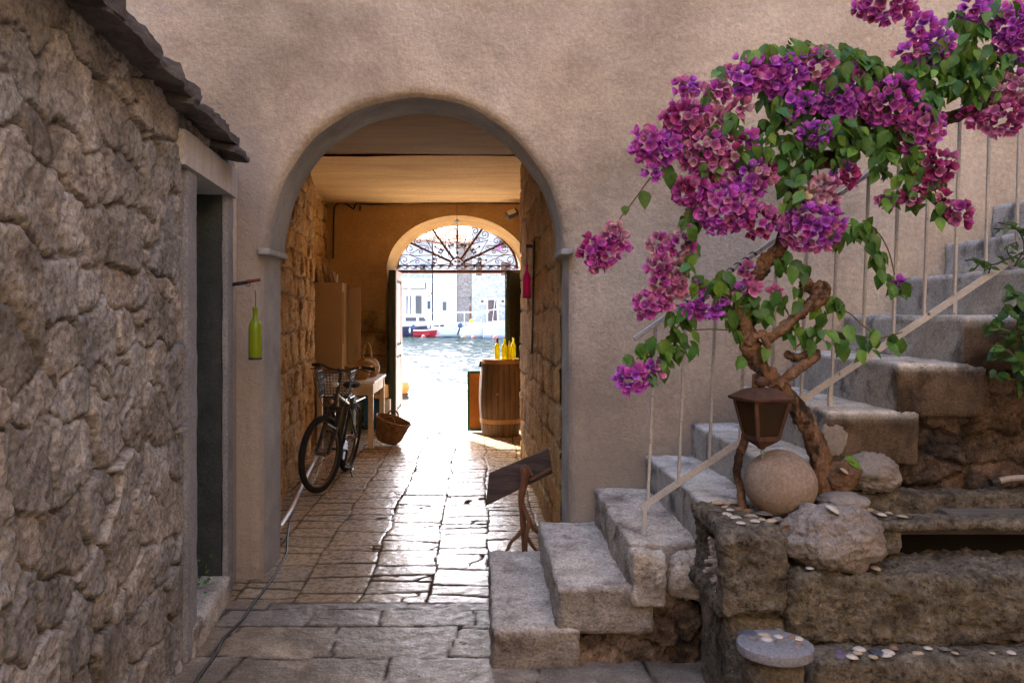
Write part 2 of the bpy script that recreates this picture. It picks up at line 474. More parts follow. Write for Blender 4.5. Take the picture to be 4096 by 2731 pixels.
mb.build('arch_reveal', M['grey_plaster'], house, weld=True, sharp=50)
mb = MB()
poly = [Vector((x, z, 0)) for x, z in op] + [Vector((x, z, 0)) for x, z in ((-2.6,-.05),(-2.6,3.4),(2.2,3.4),(2.2,-.05))]
mb.add([(v.x, YB, v.y) for v in poly], tessellate_polygon([poly]))
mb.build('front_wall_inner_face', M['ochre_plaster'], house)
for x0, x1 in ((-1.335,-1.262),(.482,.56)):
    mb = MB().block((x0, YW-.022, 1.955), (x1, YW+.43, 1.992), res=.015, rnd=.012, amp=.004, seed=int(x1*10)+40)
    mb.build('impost', M['grey_plaster'], house)

# passage: left wall, right wall with its far corner, recess, ceilings, far wall
LW = [(5.09,-1.40),(6.6,-1.69),(9.2,-1.985),(10.35,-2.23),(11.43,-2.25)]
def lwx(y): return np.interp(y, [a for a, _ in LW], [b for _, b in LW])
def ochre_c(u, v, h, body, val, warm, k):
    m = (.42 + .58 * body) * (.8 + .2 * val)
    return np.stack([m * (1 + .06 * warm), m, m * (1 - .12 * warm)], 1)
rg = np.random.RandomState(5)
def rowcuts(a, b, lo, hi, seed):
    r = np.random.RandomState(seed); out = [a - .05]
    while out[-1] < b + .1: out.append(out[-1] + r.uniform(lo, hi))
    return out
mb = panel(lambda u, v: np.stack([lwx(u), u, v], 1), (1, .14, 0), np.arange(5.0, 11.45, .018), np.arange(-.03, 3.26, .02),
           lambda u, v: course_h(u, v, rowcuts(0, 3.3, .2, .36, 3), (.3,.75), 21, .014, .026, .05, .020, .06), colfun=ochre_c)
mb.build('left_passage_wall', M['ochre_stone'], house, sharp=180)
rwx = lambda y: np.interp(y, [5.08, 8.68], [.530, .445])
mb = panel(lambda u, v: np.stack([rwx(u) + .03 * smooth(8.6, 8.69, u), u, v], 1), (-1, 0, 0), np.arange(5.085, 8.69, .014), np.arange(-.03, 3.26, .018),
           lambda u, v: course_h(u, v, [-.05,.22,.44,.72,.98,1.25,1.62,1.95,2.25,2.6,2.95,3.4], (.6,1.3), 33, .014, .022, .05, .010, .02), colfun=ochre_c)
mb.build('right_passage_wall', M['ochre_stone'], house, sharp=180)
MB().add([(.47,8.685,-.03),(1.5,8.685,-.03),(1.5,8.685,3.26),(.47,8.685,3.26),(1.5,11.45,-.03),(1.5,11.45,3.26)], [(0,1,2,3),(1,4,5,2)]).build('recess_wall', M['ochre_plaster'], house)
def soffit(x0, x1, y0, y1, z, seed):
    us, vs = np.arange(x0, x1, .06), np.arange(y0, y1, .06)
    U, V = np.meshgrid(us, vs, indexing='ij'); u, v = U.ravel(), V.ravel()
    zz = z + .012 * fbm(np.stack([u, v, u*0], 1) * 1.6, 3, seed)
    return MB().add(np.stack([u, v, zz], 1).tolist(), grid_faces(len(us), len(vs)).tolist())
soffit(-2.4, 1.6, 8.0, 11.5, 3.225, 2).build('passage_ceiling', M['ceiling'], house, sharp=180)
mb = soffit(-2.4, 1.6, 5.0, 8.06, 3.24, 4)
mb.build('sooty_ceiling', M['soot'], house, sharp=180)  # darker tone stands in for the weak light on this section
# far wall with the arched doorway (splayed towards the courtyard)
DC, RZ0 = -.326, 2.235
def door_out(hw, rise, z0=RZ0):
    p = [(DC + hw, -.03)] + [(DC + hw, z0 * k / 8) for k in range(1, 9)]
    for k in range(1, 36):
        t = PI * k / 36; p.append((DC + hw * math.cos(t), z0 + rise * math.sin(t)))
    return p + [(DC - hw, z0 * k / 8) for k in range(8, 0, -1)] + [(DC - hw, -.03)]
dA, dB = door_out(1.05, .81), door_out(.935, .70)
nd = len(dA)
poly = [Vector((x, z, 0)) for x, z in dA] + [Vector((x, z, 0)) for x, z in ((-2.5,-.03),(-2.5,3.3),(1.6,3.3),(1.6,-.03))]
MB().add([(v.x, YF, v.y) for v in poly], tessellate_polygon([poly])).build('far_wall', M['ochre_plaster'], house)
mb = MB()
a = [(x, YF, z) for x, z in dA]; b = [(x, YO - .08, z) for x, z in dB]; c = [(x, YO, z) for x, z in dB]
mb.add(a + b, [(i, i+1, nd+i+1, nd+i) for i in range(nd-1)]).add(b + c, [(i, i+1, nd+i+1, nd+i) for i in range(nd-1)])
mb.build('doorway_reveal', M['ceiling'], house, weld=True)
poly = [Vector((x, z, 0)) for x, z in dB] + [Vector((x, z, 0)) for x, z in ((-9,-.03),(-9,10),(9,10),(9,-.03))]
MB().add([(v.x, YO, v.y) for v in poly], tessellate_polygon([poly])).build('harbour_wall', M['plaster'], house)
mb = MB().box((-9.2,YW-.0,10), (9.2,YO,10.1)).box((-9.2,YW,-.03),(-9.0,YO,9.99)).box((9.0,YW,-.03),(9.2,YO,9.99))
mb.build('roof', M['slate'], house)
# rough ashlar below the plaster of the far wall, left of the door
mb = panel(lambda u, v: np.stack([u, 0*u + YF - .03, v], 1), (0, -1, 0), np.arange(-2.3, DC-1.05, .016), np.arange(-.03, 1.66, .016),
           lambda u, v: course_h(u, v, [-.05,.3,.62,.98,1.32,1.7], (.4,.8), 8, .014, .022, .02, .012, .03), colfun=ochre_c)
mb.build('ashlar_base', M['ochre_stone'], house, sharp=180)
MB().block((DC-.92, YF+.04, -.03), (DC+.92, YO+.1, .012), res=.06, rnd=.01, amp=.004, seed=3).build('threshold', M['quay'], house)

# door leaves
M['door_out'] = mat('weathered_door_paint', (.50,.40,.36), (.62,.52,.47), scale=6, rough=.6, bump=.3, bscale=30, stretch=(4,4,.5))
M['door_in'] = mat('dark_green_door', (.018,.03,.02), (.035,.05,.03), scale=6, rough=.6, bump=.3, stretch=(4,4,.5))
M['door_brown'] = mat('red_brown_door', (.16,.06,.03), (.26,.11,.05), scale=6, rough=.6, bump=.3, stretch=(4,4,.5))
def leaf(hinge, free, z1, th, m_face, side):
    h, f = Vector((*hinge, 0)), Vector((*free, 0)); d = (f - h); w = d.length; d.normalize()
    n = Vector((-d.y, d.x, 0)) * side
    Mx = Matrix((d, n, Vector((0,0,1)))).transposed().to_4x4(); Mx.translation = h
    lf = MB().box((0, -th/2, .03), (w, th/2, z1), Mx).build('door_leaf', M['door_in'], house, bevel=.004)
    q = MB()
    for a, b, c, e in ((0,w,.03,.22),(0,w,1.0,1.14),(0,w,z1-.13,z1),(0,.11,.222,.998),(w-.11,w,.222,.998),(0,.11,1.142,z1-.132),(w-.11,w,1.142,z1-.132)):
        q.box((a+.001, th/2+.001, c+.001), (b-.001, th/2+.018, e-.001), Mx)
    for c, e in ((.26,.96),(1.18,z1-.17)):
        q.box((.15, th/2-.004, c), (w-.15, th/2+.010, e), Mx)
    q.build('panel_frame', m_face, lf, bevel=.004)
    return lf
leaf((-1.235, 11.70), (-1.235, 10.86), 2.21, .085, M['door_out'], 1)
lf = leaf((.62, 11.74), (.395, 10.95), 2.21, .055, M['door_in'], -1)
MB().cbox((.335,11.0,1.02), (.03,.03,.12)).build('handle', M['black'], lf)

# transom and wrought iron fanlight
M['rust'] = mat('rusty_iron', (.10,.042,.018), (.21,.095,.04), scale=20, rough=.8, bump=.5, bscale=90, spec=.3)
YG = 11.80
fan = thing('iron_fanlight', (DC, YG, RZ0), 'rusty wrought iron fanlight grille with scrolls above the harbour doorway', 'grille')
def G(x, y, dy=0): return P(1560 + x / 4.4377, 870 + y / 4.4377, YG + dy)
MB().box((DC-.95, YG-.04, 2.212), (DC+.95, YG+.04, 2.262)).build('transom', M['rust'], fan, bevel=.004)
mb = MB()
arc = [G(1193 + 1062*math.cos(PI*k/48), 915 - 805*math.sin(PI*k/48)) for k in range(49)]
mb.tube(arc, .020, 6)
mb.build('arch_frame', M['rust'], fan)
mb = MB().bar(G(130,853), G(2256,853), .02, .02).build('rail', M['rust'], fan)
for sx in (1, -1):
    for a, b in (((740,190),(1120,730)), ((340,440),(1070,785))):
        q = lambda p: G(1193 + sx*(p[0]-1193), p[1])
        MB().bar(q(a), q(b), .032, .016, (0,1,0)).build('spoke_bar', M['rust'], fan)
MB().bar(G(1193,112), G(1193,715), .032, .016, (0,1,0)).build('spoke_bar', M['rust'], fan)
hub = MB().tube([G(1193+128*math.cos(PI*k/20), 850-130*math.sin(PI*k/20)) for k in range(21)], .013, 6)
def spiral(c, r, a0, sgn, turns=1.35, n=22):
    return [(c[0] + r*(1-.80*k/n)*math.cos(a0 + sgn*2*PI*turns*k/n), c[1] + r*(1-.80*k/n)*math.sin(a0 + sgn*2*PI*turns*k/n)) for k in range(n+1)]
def scroll(c1, r1, c2, r2, side=1, cross=True):
    d = Vector((c2[0]-c1[0], c2[1]-c1[1])); D = d.length; th = math.atan2(d.y, d.x)
    ph = math.acos(max(-1, min(1, ((r1 + r2) if cross else (r1 - r2)) / D)))
    a1 = th + side * ph; a2 = a1 + (PI if cross else 0)
    s1 = spiral(c1, r1, a1, side); s2 = spiral(c2, r2, a2, side if cross else -side)
    return s1[::-1] + s2
def draw(mb, pts, r=.0068, mirror=True):
    for sx in ((1, -1) if mirror else (1,)):
        mb.tube([G(1193 + sx*(x-1193), y, .004*sx) for x, y in pts], r, 5)
def crom(p, n=6):
    out = []
    for i in range(len(p)-1):
        a, b, c, d = p[max(i-1,0)], p[i], p[i+1], p[min(i+2,len(p)-1)]
        for k in range(n):
            t = k / n
            out.append(tuple(.5*((2*b[j])+(-a[j]+c[j])*t+(2*a[j]-5*b[j]+4*c[j]-d[j])*t*t+(-a[j]+3*b[j]-3*c[j]+d[j])*t**3) for j in range(len(b))))
    return out + [tuple(p[-1])]
mb = MB()
for s in (((255,755),82,(478,785),48,1),((355,560),78,(540,605),46,1),((500,420),74,(650,545),44,1),((705,300),78,(815,395),42,1),((880,240),78,(935,395),42,-1)):
    draw(mb, scroll(*s))
draw(mb, scroll((1092,210), 80, (1148,345), 40, 1, False))
for pts in ([(1062,770),(1000,735),(930,718),(850,730),(815,770),(840,825),(930,835),(1060,815)],
            [(1085,735),(1045,690),(1030,630),(985,585),(925,595),(905,650),(945,705),(1075,760)],
            [(1140,715),(1090,660),(1060,600),(1080,540),(1130,525),(1180,560),(1188,640),(1160,715)],
            [(190,690),(260,662),(350,668),(520,730),(700,820),(760,845)], [(330,655),(470,678),(640,672),(760,668),(810,700),(825,760),(800,820),(740,848)],
            [(640,390),(690,470),(760,590),(815,660),(900,650),(955,570),(945,500),(880,460),(740,430),(650,400)],
            [(990,240),(985,340),(985,450),(1000,540),(1050,545),(1075,500)], [(1000,300),(1050,350),(1120,400),(1185,470)]):
    draw(mb, crom(pts))
for c, r in (((785,728),27),((778,797),25),((910,562),27),((872,612),25),((1052,500),27),((1112,482),25),((1160,775),24),((1105,820),22)):
    draw(mb, spiral(c, r, 0, 1, 1.6, 18), .007)
for a, b in (((800,757),(680,757)),((900,588),(802,520)),((1092,512),(1046,392))):
    draw(mb, [a, b], .007)
    for sx in (1,-1):
        q = G(1193 + sx*(b[0]-1193), b[1]); mb.rock(q, (.018,.009,.018), 1, 0, 2, fine=0)
for k in range(15):
    x = 168 + 147*k
    draw(mb, spiral((x,890), 27, -PI/2, -1, 1.3, 16) [::-1] + crom([(x+4,864),(x+60,885),(x+100,912),(x+140,905)]), .007, False)
mb.build('scrollwork', M['rust'], fan)
hub.build('hub_arc', M['rust'], fan)

# ================================================================== courtyard and passage paving
cuts = [-2.4,-2.02,-1.72,-1.38,-1.05,-.68,-.294,.06,.42,.9,1.5]
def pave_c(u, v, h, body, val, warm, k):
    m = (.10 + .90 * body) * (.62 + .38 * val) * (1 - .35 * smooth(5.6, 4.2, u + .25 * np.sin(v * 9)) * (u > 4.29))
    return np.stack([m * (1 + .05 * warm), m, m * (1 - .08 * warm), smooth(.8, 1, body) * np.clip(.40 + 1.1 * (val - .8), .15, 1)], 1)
pv = thing('passage_paving', (0, 8, 0), None, None); pv['kind'] = 'structure'
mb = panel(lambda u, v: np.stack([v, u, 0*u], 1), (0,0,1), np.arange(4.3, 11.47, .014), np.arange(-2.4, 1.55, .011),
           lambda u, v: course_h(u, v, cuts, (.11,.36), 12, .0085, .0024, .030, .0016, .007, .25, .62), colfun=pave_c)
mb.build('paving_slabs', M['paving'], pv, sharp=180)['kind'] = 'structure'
M['yard'] = mat('courtyard_slabs', (.18,.145,.105), (.34,.28,.21), scale=7, rough=.55, rough2=.28, bump=.7, bscale=30, bdist=.012, c3=(.52,.42,.31), s3=2.4, t3=(.52,.66), fine=.45, pits=.3, spec=.6, gloss=True)
pv2 = thing('courtyard_paving', (0, 3, 0), None, None); pv2['kind'] = 'structure'
mb = panel(lambda u, v: np.stack([u, v, 0*u - .002], 1), (0,0,1), np.arange(-1.75, 3.2, .018), np.arange(1.4, 4.32, .018),
           lambda u, v: course_h(u, v, [1.2,1.75,2.3,2.85,3.22,3.62,3.98,4.2,4.5], (.3,.8), 17, .006, .003, .030, .0035, .006, .3, .8), colfun=pave_c)
mb.build('yard_slabs', M['yard'], pv2, sharp=180)['kind'] = 'structure'
M['earth'] = mat('bare_ground', (.20,.18,.15), (.28,.25,.21), scale=2, rough=.95, bump=.4)
gm = MB().box((-400,-200,-.6), (400,4.28,-.045)).box((-2.4,4.28,-.6),(1.6,11.85,-.047)).build('ground', M['earth'], None)
gm['kind'] = 'structure'
qy = MB().block((-60,YO+.101,-1.4), (60,14.3,0), res=2.4, rnd=.03, amp=.002, seed=5).build('quay', M['quay'], None, base=(0,13,0)); qy['kind'] = 'structure'

# ================================================================== left outbuilding
WD = Vector((-.09, 1, 0)).normalized(); WN = Vector((WD.y, -WD.x, 0))
def wx(y): return -1.049 - .09 * y
def W(y, d=0, z=0):
    """point on the outbuilding wall at distance y, d metres proud of it"""
    return Vector((wx(y), y, z)) + WN * d
outb = thing('stone_outbuilding', W(3.4), 'low grey rubble stone outbuilding with slate eaves and a deep doorway', 'outbuilding')
def rub_c(sat=.10, jm=.7, rust=.06):
    def f(u, v, h, body, val, warm, k):
        r = np.random.RandomState(3).uniform(0, 1, k.max() + 1)[k]
        m = (jm + (1 - jm) * body) * val
        ru = (r < rust) * body
        return np.stack([m * (1 + sat * warm * .5 + .08 * ru), m * (1 - .05 * ru), m * (1 - sat * warm * .6 - .14 * ru)], 1)
    return f
wpos = lambda u, v: np.stack([wx(u) + 0*v, u, v], 1)
mb = panel(wpos, tuple(WN), np.arange(1.2, 3.475, .0075), np.arange(-.05, 2.6, .0085),
           lambda u, v: rubble_h(u, v, (.23,.175), 9, .034, .0095, .052, .10, .011, .55, .32, 1), colfun=rub_c(.10, .74, .05))
mb.build('rubble_wall', M['rubble'], outb, sharp=180)
mb = panel(wpos, tuple(WN), np.arange(3.46, 4.52, .008), np.arange(2.40, 2.6, .008),
           lambda u, v: rubble_h(u, v, (.07,.10), 4, .03, .010, .02, .2, .008, .5), colfun=rub_c(.12))
mb.build('rubble_course', M['rubble'], outb, sharp=180)
def wb(y0, y1, d0, d1, z0, z1, **k):
    """rough block lying along the outbuilding wall"""
    A = np.array(WD); Nn = np.array(WN); o = np.array([wx(0), 0, 0])
    s = 1 / WD.y
    def sh(w): return o + w[:, 0:1] * s * A + w[:, 1:2] * Nn + w[:, 2:3] * np.array([0,0,1])
    return MB().block((y0, d0, z0), (y1, d1, z1), shape=sh, **k)
wb(3.45, 3.56, -.3, .012, 0, 2.25, res=.03, rnd=.01, amp=.006, seed=3).build('plaster_edge', M['rubble'], outb)
wb(3.535, 3.70, -.24, .035, 0, 2.262, res=.03, rnd=.012, amp=.004, seed=4).build('door_jamb', M['jamb'], outb)
wb(4.33, 4.475, -.005, .03, 0, 2.262, res=.03, rnd=.012, amp=.004, seed=5).build('door_jamb', M['jamb'], outb)
wb(3.445, 4.485, -.2, .05, 2.263, 2.425, res=.04, rnd=.006, amp=.003, seed=6).build('lintel', M['lintel'], outb)
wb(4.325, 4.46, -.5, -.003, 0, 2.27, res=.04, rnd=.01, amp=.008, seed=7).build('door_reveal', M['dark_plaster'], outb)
wb(3.60, 4.36, -.28, .045, -.02, .135, res=.02, rnd=.02, amp=.008, seed=8).build('door_sill', M['step'], outb)
wb(3.70, 4.33, -.235, -.185, .14, 2.262, res=.1, rnd=.004, amp=0, seed=8).build('door', M['teal'], outb)
wb(-3, 3.44, -.5, -.06, -.05, 2.56, res=.3, rnd=.01, amp=0, seed=1).build('wall_core', M['rubble'], outb)
wb(3.44, 4.66, -.6, -.25, -.05, 2.56, res=.3, rnd=.01, amp=0, seed=1).build('wall_core', M['rubble'], outb)
MB().box((-3.2,4.478,0),(wx(4.6)-.004,4.668,2.48)).build('wall_end', M['plaster'], outb)
for i, (y0, y1, dd, z, th) in enumerate(((-.6,1.35,.17,2.555,.06),(1.2,2.45,.16,2.545,.055),(2.3,3.37,.15,2.53,.06),(3.22,4.12,.15,2.50,.05),(3.98,4.36,.16,2.462,.045))):
    A = np.array(WD); Nn = np.array(WN); o = np.array([wx(0), 0, 0])
    def sh(w, dd=dd, y1=y1, i=i):
        e = np.clip((w[:, 1] + .1) / (dd + .1), 0, 1)
        ed = .028 * fbm(np.stack([w[:, 0] * 7, w[:, 0] * 0 + i, w[:, 0] * 0], 1), 3, i)
        y = w[:, 0] - np.clip((w[:, 0] - y1 + .12) / .12, 0, 1) * .05 * e
        z = w[:, 2] - .22 * (w[:, 1])
        return o + y[:, None] / WD.y * A + (w[:, 1] + ed * e)[:, None] * Nn + z[:, None] * np.array([0,0,1])
    MB().block((y0, -1.6, z), (y1, dd, z + th), res=.03, rnd=.012, amp=.016, freq=8, seed=20+i, shape=sh, fine=.7).build('roof_slab', M['slate'], outb, sharp=30)

# ================================================================== the staircase
st = thing('stone_staircase', (.054, 4.1, 0), 'worn stone staircase climbing to the right along the pink wall', 'staircase')
SX = [.054,.354,.688,1.0,1.27,1.57,1.88,2.19,2.49,2.80,3.08,3.40]
SZ = [.174,.35,.55,.75,.945,1.16,1.376,1.59,1.81,2.02,2.245,2.46]
SN = [3.505,3.53,3.56,3.53,3.53,3.50,3.50,3.50,3.50,3.5,3.5,3.5]
for i, (x, z, y) in enumerate(zip(SX, SZ, SN)):
    z0 = SZ[i-1] - .03 if i else -.02
    x1 = SX[i+1] + .10 if i + 1 < len(SX) else x + .5
    if i == 2: x1 = 1.12
    nat = i < 3
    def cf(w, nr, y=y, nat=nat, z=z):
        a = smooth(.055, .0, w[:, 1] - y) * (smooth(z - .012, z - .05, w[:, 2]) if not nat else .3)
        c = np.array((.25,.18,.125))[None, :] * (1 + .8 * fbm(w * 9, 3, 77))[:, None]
        top = smooth(.3, .8, nr[:, 2:3]); return (1 - a[:, None] * (1 - c)) * (.72 + .40 * top)  # treads painted paler and sides darker to stand in for overhead light
    def sh(w, x=x, i=i):
        if i == 0: return w
        w = w.copy(); t = np.clip((w[:, 1] - 3.5) / 1.1, 0, 1)
        w[:, 0] += .01 * fbm(w * 3, 2, i)
        return w
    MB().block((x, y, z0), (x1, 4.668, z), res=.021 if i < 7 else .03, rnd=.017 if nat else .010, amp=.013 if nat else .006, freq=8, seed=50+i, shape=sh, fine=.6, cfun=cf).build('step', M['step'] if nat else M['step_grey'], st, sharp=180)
def under(u, v):
    top = np.interp(u, [0]+SX, [0]+SZ)
    sx = np.array(SX); k = np.clip(np.searchsorted(sx, u - .02) - 1, -1, len(SX)-1)
    t = np.where(k >= 0, np.array(SZ)[k], -1)
    return (v < t - .035) & (u > .07)
def brown_c(u, v, h, body, val, warm, k):
    m = (.5 + .5 * body) * val
    up = 1 + 1.2 * smooth(1.15, .9, u)          # the stones of the lower flight are paler limestone
    return np.stack([m * up * (1 + .1 * warm), m * up, m * up * (1 - .15 * warm)], 1)
mb = panel(lambda u, v: np.stack([u, 0*u + 3.585, v], 1), (0,-1,0), np.arange(.05, 3.6, .011), np.arange(-.03, 2.3, .011),
           lambda u, v: rubble_h(u, v, (.24,.16), 14, .035, .010, .10, .10, .018, .6, .3), keep=under, colfun=brown_c)
mb.build('rubble_side', M['brown_stone'], st, sharp=180)
MB().block((.69,3.50,.27),(.845,3.75,.522), res=.014, rnd=.018, amp=.012, freq=14, seed=71, fine=.8).build('corner_stone', M['step'], st, sharp=180)
MB().block((.86,3.50,.29),(1.08,3.75,.515), res=.014, rnd=.06, amp=.016, freq=12, seed=72, fine=.8).build('corner_stone', M['step'], st, sharp=180)

# ================================================================== the railing
M['rail'] = mat('chipped_white_paint', (.42,.39,.36), (.55,.52,.48), scale=9, rough=.55, bump=.3, bscale=60, c3=(.16,.09,.05), s3=28, t3=(.62,.68), fine=.2)
M['toprail'] = mat('worn_white_rail', (.46,.445,.42), (.58,.56,.54), scale=9, rough=.5, bump=.2, c3=(.14,.09,.06), s3=20, t3=(.6,.68))
M['rope'] = mat('dark_cord', (.05,.045,.04), (.10,.09,.08), rough=.9, bump=.6, scale=40)
YR = 3.70
rl = thing('stair_railing', (.76, YR, .55), 'white painted iron stair railing with chipped paint and slanting balusters', 'railing')
A0, A1 = P(2561,2032,YR), P(4250,905,YR)
MB().bar(A0, A1, .014, .031).build('bottom_bar', M['rail'], rl, bevel=.002)
H0, H1 = P(2535,1356,YR), P(4250,148,YR)
MB().bar(H0, H1, .04, .020).build('handrail', M['toprail'], rl, bevel=.003)
for k in range(14):
    xb = 2591 + 122.7 * k; xt = xb + 31 - .8 * k
    yb = 2032 - (xb - 2561) * .6673 - 6; yt = 1344 - (xt - 2549) * .7044 + 8
    MB().bar(P(xb, yb, YR), P(xt, yt, YR), .0135, .0135, (0,1,0)).build('baluster', M['rail'], rl, bevel=.002)
for px, py, z in ((2578,2030,.535),(3322,1535,1.15),(3818,1205,1.58)):
    t = P(px, py, YR); MB().bar(t, (t.x-.004, YR, z), .02, .02, (0,1,0)).build('foot', M['rail'], rl, bevel=.002)
wr = MB()
pts = []
for k in range(150):
    t = k / 149; c = P(2700 + 330*t, 1238 - 232*t, YR); a = t * 2*PI*11
    pts.append(c + Vector((0, math.cos(a)*.026, math.sin(a)*.012)))
wr.tube(pts, .005, 5)
wr.build('wrapped_cord', M['rope'], rl)

# ================================================================== the cistern
cs = thing('stone_cistern', (1.9, 3.2, 0), 'rough stone cistern with stepped ledges and dark hollow beside the stairs', 'cistern')
kb = dict(res=.013, rnd=.02, amp=.014, freq=10, fine=1.1)
mb = MB()
mb.block((.935,2.985,.425),(1.195,3.10,.745), seed=81, **{**kb, 'rnd': .035}).block((.975,3.40,.40),(1.1,3.525,.735), seed=82, **kb)
mb.block((.955,3.05,.685),(1.19,3.50,.752), seed=83, **kb).block((.945,3.05,.395),(1.19,3.50,.475), seed=84, **kb).block((1.10,3.05,.43),(1.19,3.48,.72), seed=85, **kb)
mb.build('corner_block', M['cistern'], cs, sharp=180)
MB().block((.985,3.03,-.03),(1.23,3.5,.42), seed=86, **{**kb,'rnd':.05,'res':.02}).build('pedestal', M['cistern'], cs, sharp=180)
MB().block((1.185,3.0,.315),(3.3,3.36,.588), seed=87, **{**kb,'rnd':.03,'amp':.018}).build('ledge_course', M['cistern'], cs, sharp=180)
MB().block((1.24,2.86,-.03),(3.3,3.3,.318), seed=88, **{**kb,'rnd':.03,'res':.02}).build('bottom_course', M['cistern'], cs, sharp=180)
MB().block((1.60,3.17,.708),(3.3,3.30,.752), seed=89, **{**kb,'amp':.01}).build('front_rim', M['cistern'], cs, sharp=180)
MB().block((1.55,3.19,.60),(1.74,3.53,.745), seed=90, **{**kb,'amp':.01}).build('side_rim', M['cistern'], cs, sharp=180)
MB().block((1.60,3.44,.60),(3.3,3.56,.80), seed=91, **{**kb,'amp':.012}).build('back_rim', M['cistern'], cs, sharp=180)
MB().box((1.66,3.305,.57),(3.3,3.33,.71)).build('cavity_back', M['black'], cs)  # black sheet painted in for the shade of the hollow
MB().box((1.742,3.302,.66),(3.3,3.438,.712)).build('inner_board', M['lid'], cs)
MB().box((2.03,3.303,.7135),(3.3,3.437,.738)).build('lid', M['lid'], cs, bevel=.004)
MB().block((1.19,3.2,.59),(1.62,3.55,.735), seed=92, **kb).build('infill_stone', M['cistern'], cs, sharp=180)

tag(MB().rock((1.415,3.12,.695),(.20,.145,.135), 5, .22, 5, 1.7, fine=.1).build('boulder', M['boulder'], None, base=(1.415,3.12,.59), sharp=180), 'pale rounded boulder sitting on the cistern ledge below the round stone ball', 'boulder')
tag(MB().rock((1.288,3.32,.874),(.150,.150,.143), 2, .04, 5, 1.2, fine=.012).build('stone_ball', M['ball'], None, base=(1.288,3.32,.74), sharp=180), 'smooth round stone ball resting on the cistern under the rusty lantern', 'stone ball')
RK = mat('grey_rock', (.20,.17,.145), (.33,.29,.25), scale=7, rough=.95, bump=.9, bscale=35, c3=(.11,.09,.07), s3=4, t3=(.5,.7), spec=.12)
RB = mat('brown_rock', (.09,.05,.03), (.20,.12,.07), scale=7, rough=.95, bump=1, bscale=35, spec=.1)
q = P(3480,1890,3.46); tag(MB().rock(q,(.125,.08,.095), 8, .3, 5, 1.8).build('rock', RK, None, base=(q.x,q.y,q.z-.09), sharp=180), 'large grey rock with a green leaf behind the round stone ball', 'rock')
q = P(3355,1905,3.38); tag(MB().rock(q,(.085,.06,.068), 12, .3, 5, 1.8).build('rock', RB, None, base=(q.x,q.y,q.z-.06), sharp=180), 'dark brown lumpy rock at the foot of the vine trunk', 'rock')
q = P(3372,2010,3.30); tag(MB().rock(q,(.10,.075,.04), 15, .25, 4, 1.5, .25).build('rock', RK, None, base=(q.x,q.y,q.z-.035), sharp=60), 'flat dark slab of rock lying right of the round stone ball', 'rock')
q = P(3330,1755,3.515); Mx = Matrix.Rotation(.3, 3, 'Y')
tag(MB().rock(q,(.062,.02,.085), 17, .2, 4, 1.4, .2, Mx).build('slate_piece', RK, None, base=(q.x,q.y,q.z-.08), sharp=180), 'thin pale slate leaning on the brown wall behind the vine trunk', 'slate')
# ================================================================== courtyard small things
M['glass_green'] = glass('green_glass', (.32,.40,.02), .06, .8)
M['glass_pink'] = glass('pink_glass', (.75,.01,.28), .08, .85)
M['glass_yellow'] = glass('yellow_glass', (.55,.47,.02), .06, .7)
M['iron'] = mat('dark_iron', (.02,.016,.014), (.05,.04,.035), scale=25, rough=.65, bump=.4, spec=.4)
M['iron_rust'] = mat('rusty_bracket', (.09,.03,.018), (.22,.07,.04), scale=20, rough=.8, bump=.5)
M['cable'] = mat('black_cable', (.015,.013,.012), (.03,.027,.025), rough=.6, bump=0)
M['cork'] = mat('red_capsule', (.22,.02,.02), rough=.5, bump=0)
BOT = [(.0,.0),(.030,0),(.0365,.006),(.0375,.02),(.0375,.175),(.036,.192),(.029,.212),(.019,.228),(.0145,.243),(.0135,.285),(.0155,.287),(.0155,.297),(.0135,.30),(.0,.30)]
def bottle(base, m, label, group=None, s=1.0, name='bottle', wire=False, cap=None):
    b = thing(name, base, label, 'bottle', group)
    MB().lathe([(r*s, z*s) for r, z in BOT], base, 24).build('glass_body', m, b, sharp=50)
    MB().lathe([(0,.003*s),(.034*s,.004*s),(.0372*s,.012*s),(.0378*s,.012*s),(.0378*s,0),(0,-.001)], base, 24).build('base_rim', M['iron'], b)
    if cap: MB().lathe([(.0165*s,.235*s),(.0165*s,.30*s),(.012*s,.304*s),(0,.305*s)], base, 16).build('capsule', cap, b)
    return b
# green bottle on its bracket by the outbuilding door
q = P(1021, 1438, 4.42); gb = bottle(q, M['glass_green'], 'clear green wine bottle hanging on a wire beside the outbuilding doorway', name='hanging_bottle')
mb = MB().tube([q + Vector(v) for v in ((0,0,.395),(.002,0,.33),(0,0,.28),(-.004,0,.16),(.0,0,.09),(.012,0,.02))], .0022, 5)
mb.tube([q + Vector(v) for v in ((-.004,0,.16),(-.01,0,.08),(-.012,0,.012))], .0022, 5); mb.build('wire', M['iron'], gb)
a, b = P(921, 1141, 4.44), P(1041, 1119, 4.42)
br = thing('wall_bracket', a, 'rusty iron peg carrying the green bottle beside the outbuilding doorway', 'bracket')
MB().tube([a + Vector((-.03,.02,0)), a + (b-a)*.5, a + (b-a)*.62], [.012,.0105,.011], 8).build('peg', M['iron'], br)
MB().tube([a + (b-a)*.55 + Vector((0,0,.004)), b], [.010,.008], 8).build('peg_end', M['iron_rust'], br)
MB().tube([a + (b-a)*.60 + Vector((.012*math.cos(t), -.004, -.012 + .012*math.sin(t))) for t in np.linspace(0, 2*PI, 13)], .002, 5).build('ring', M['iron'], br)
MB().block((a.x-.035, 4.425, a.z-.03), (a.x-.006, 4.47, a.z+.022), res=.01, rnd=.004, amp=.002).build('wall_plate', M['iron'], br)
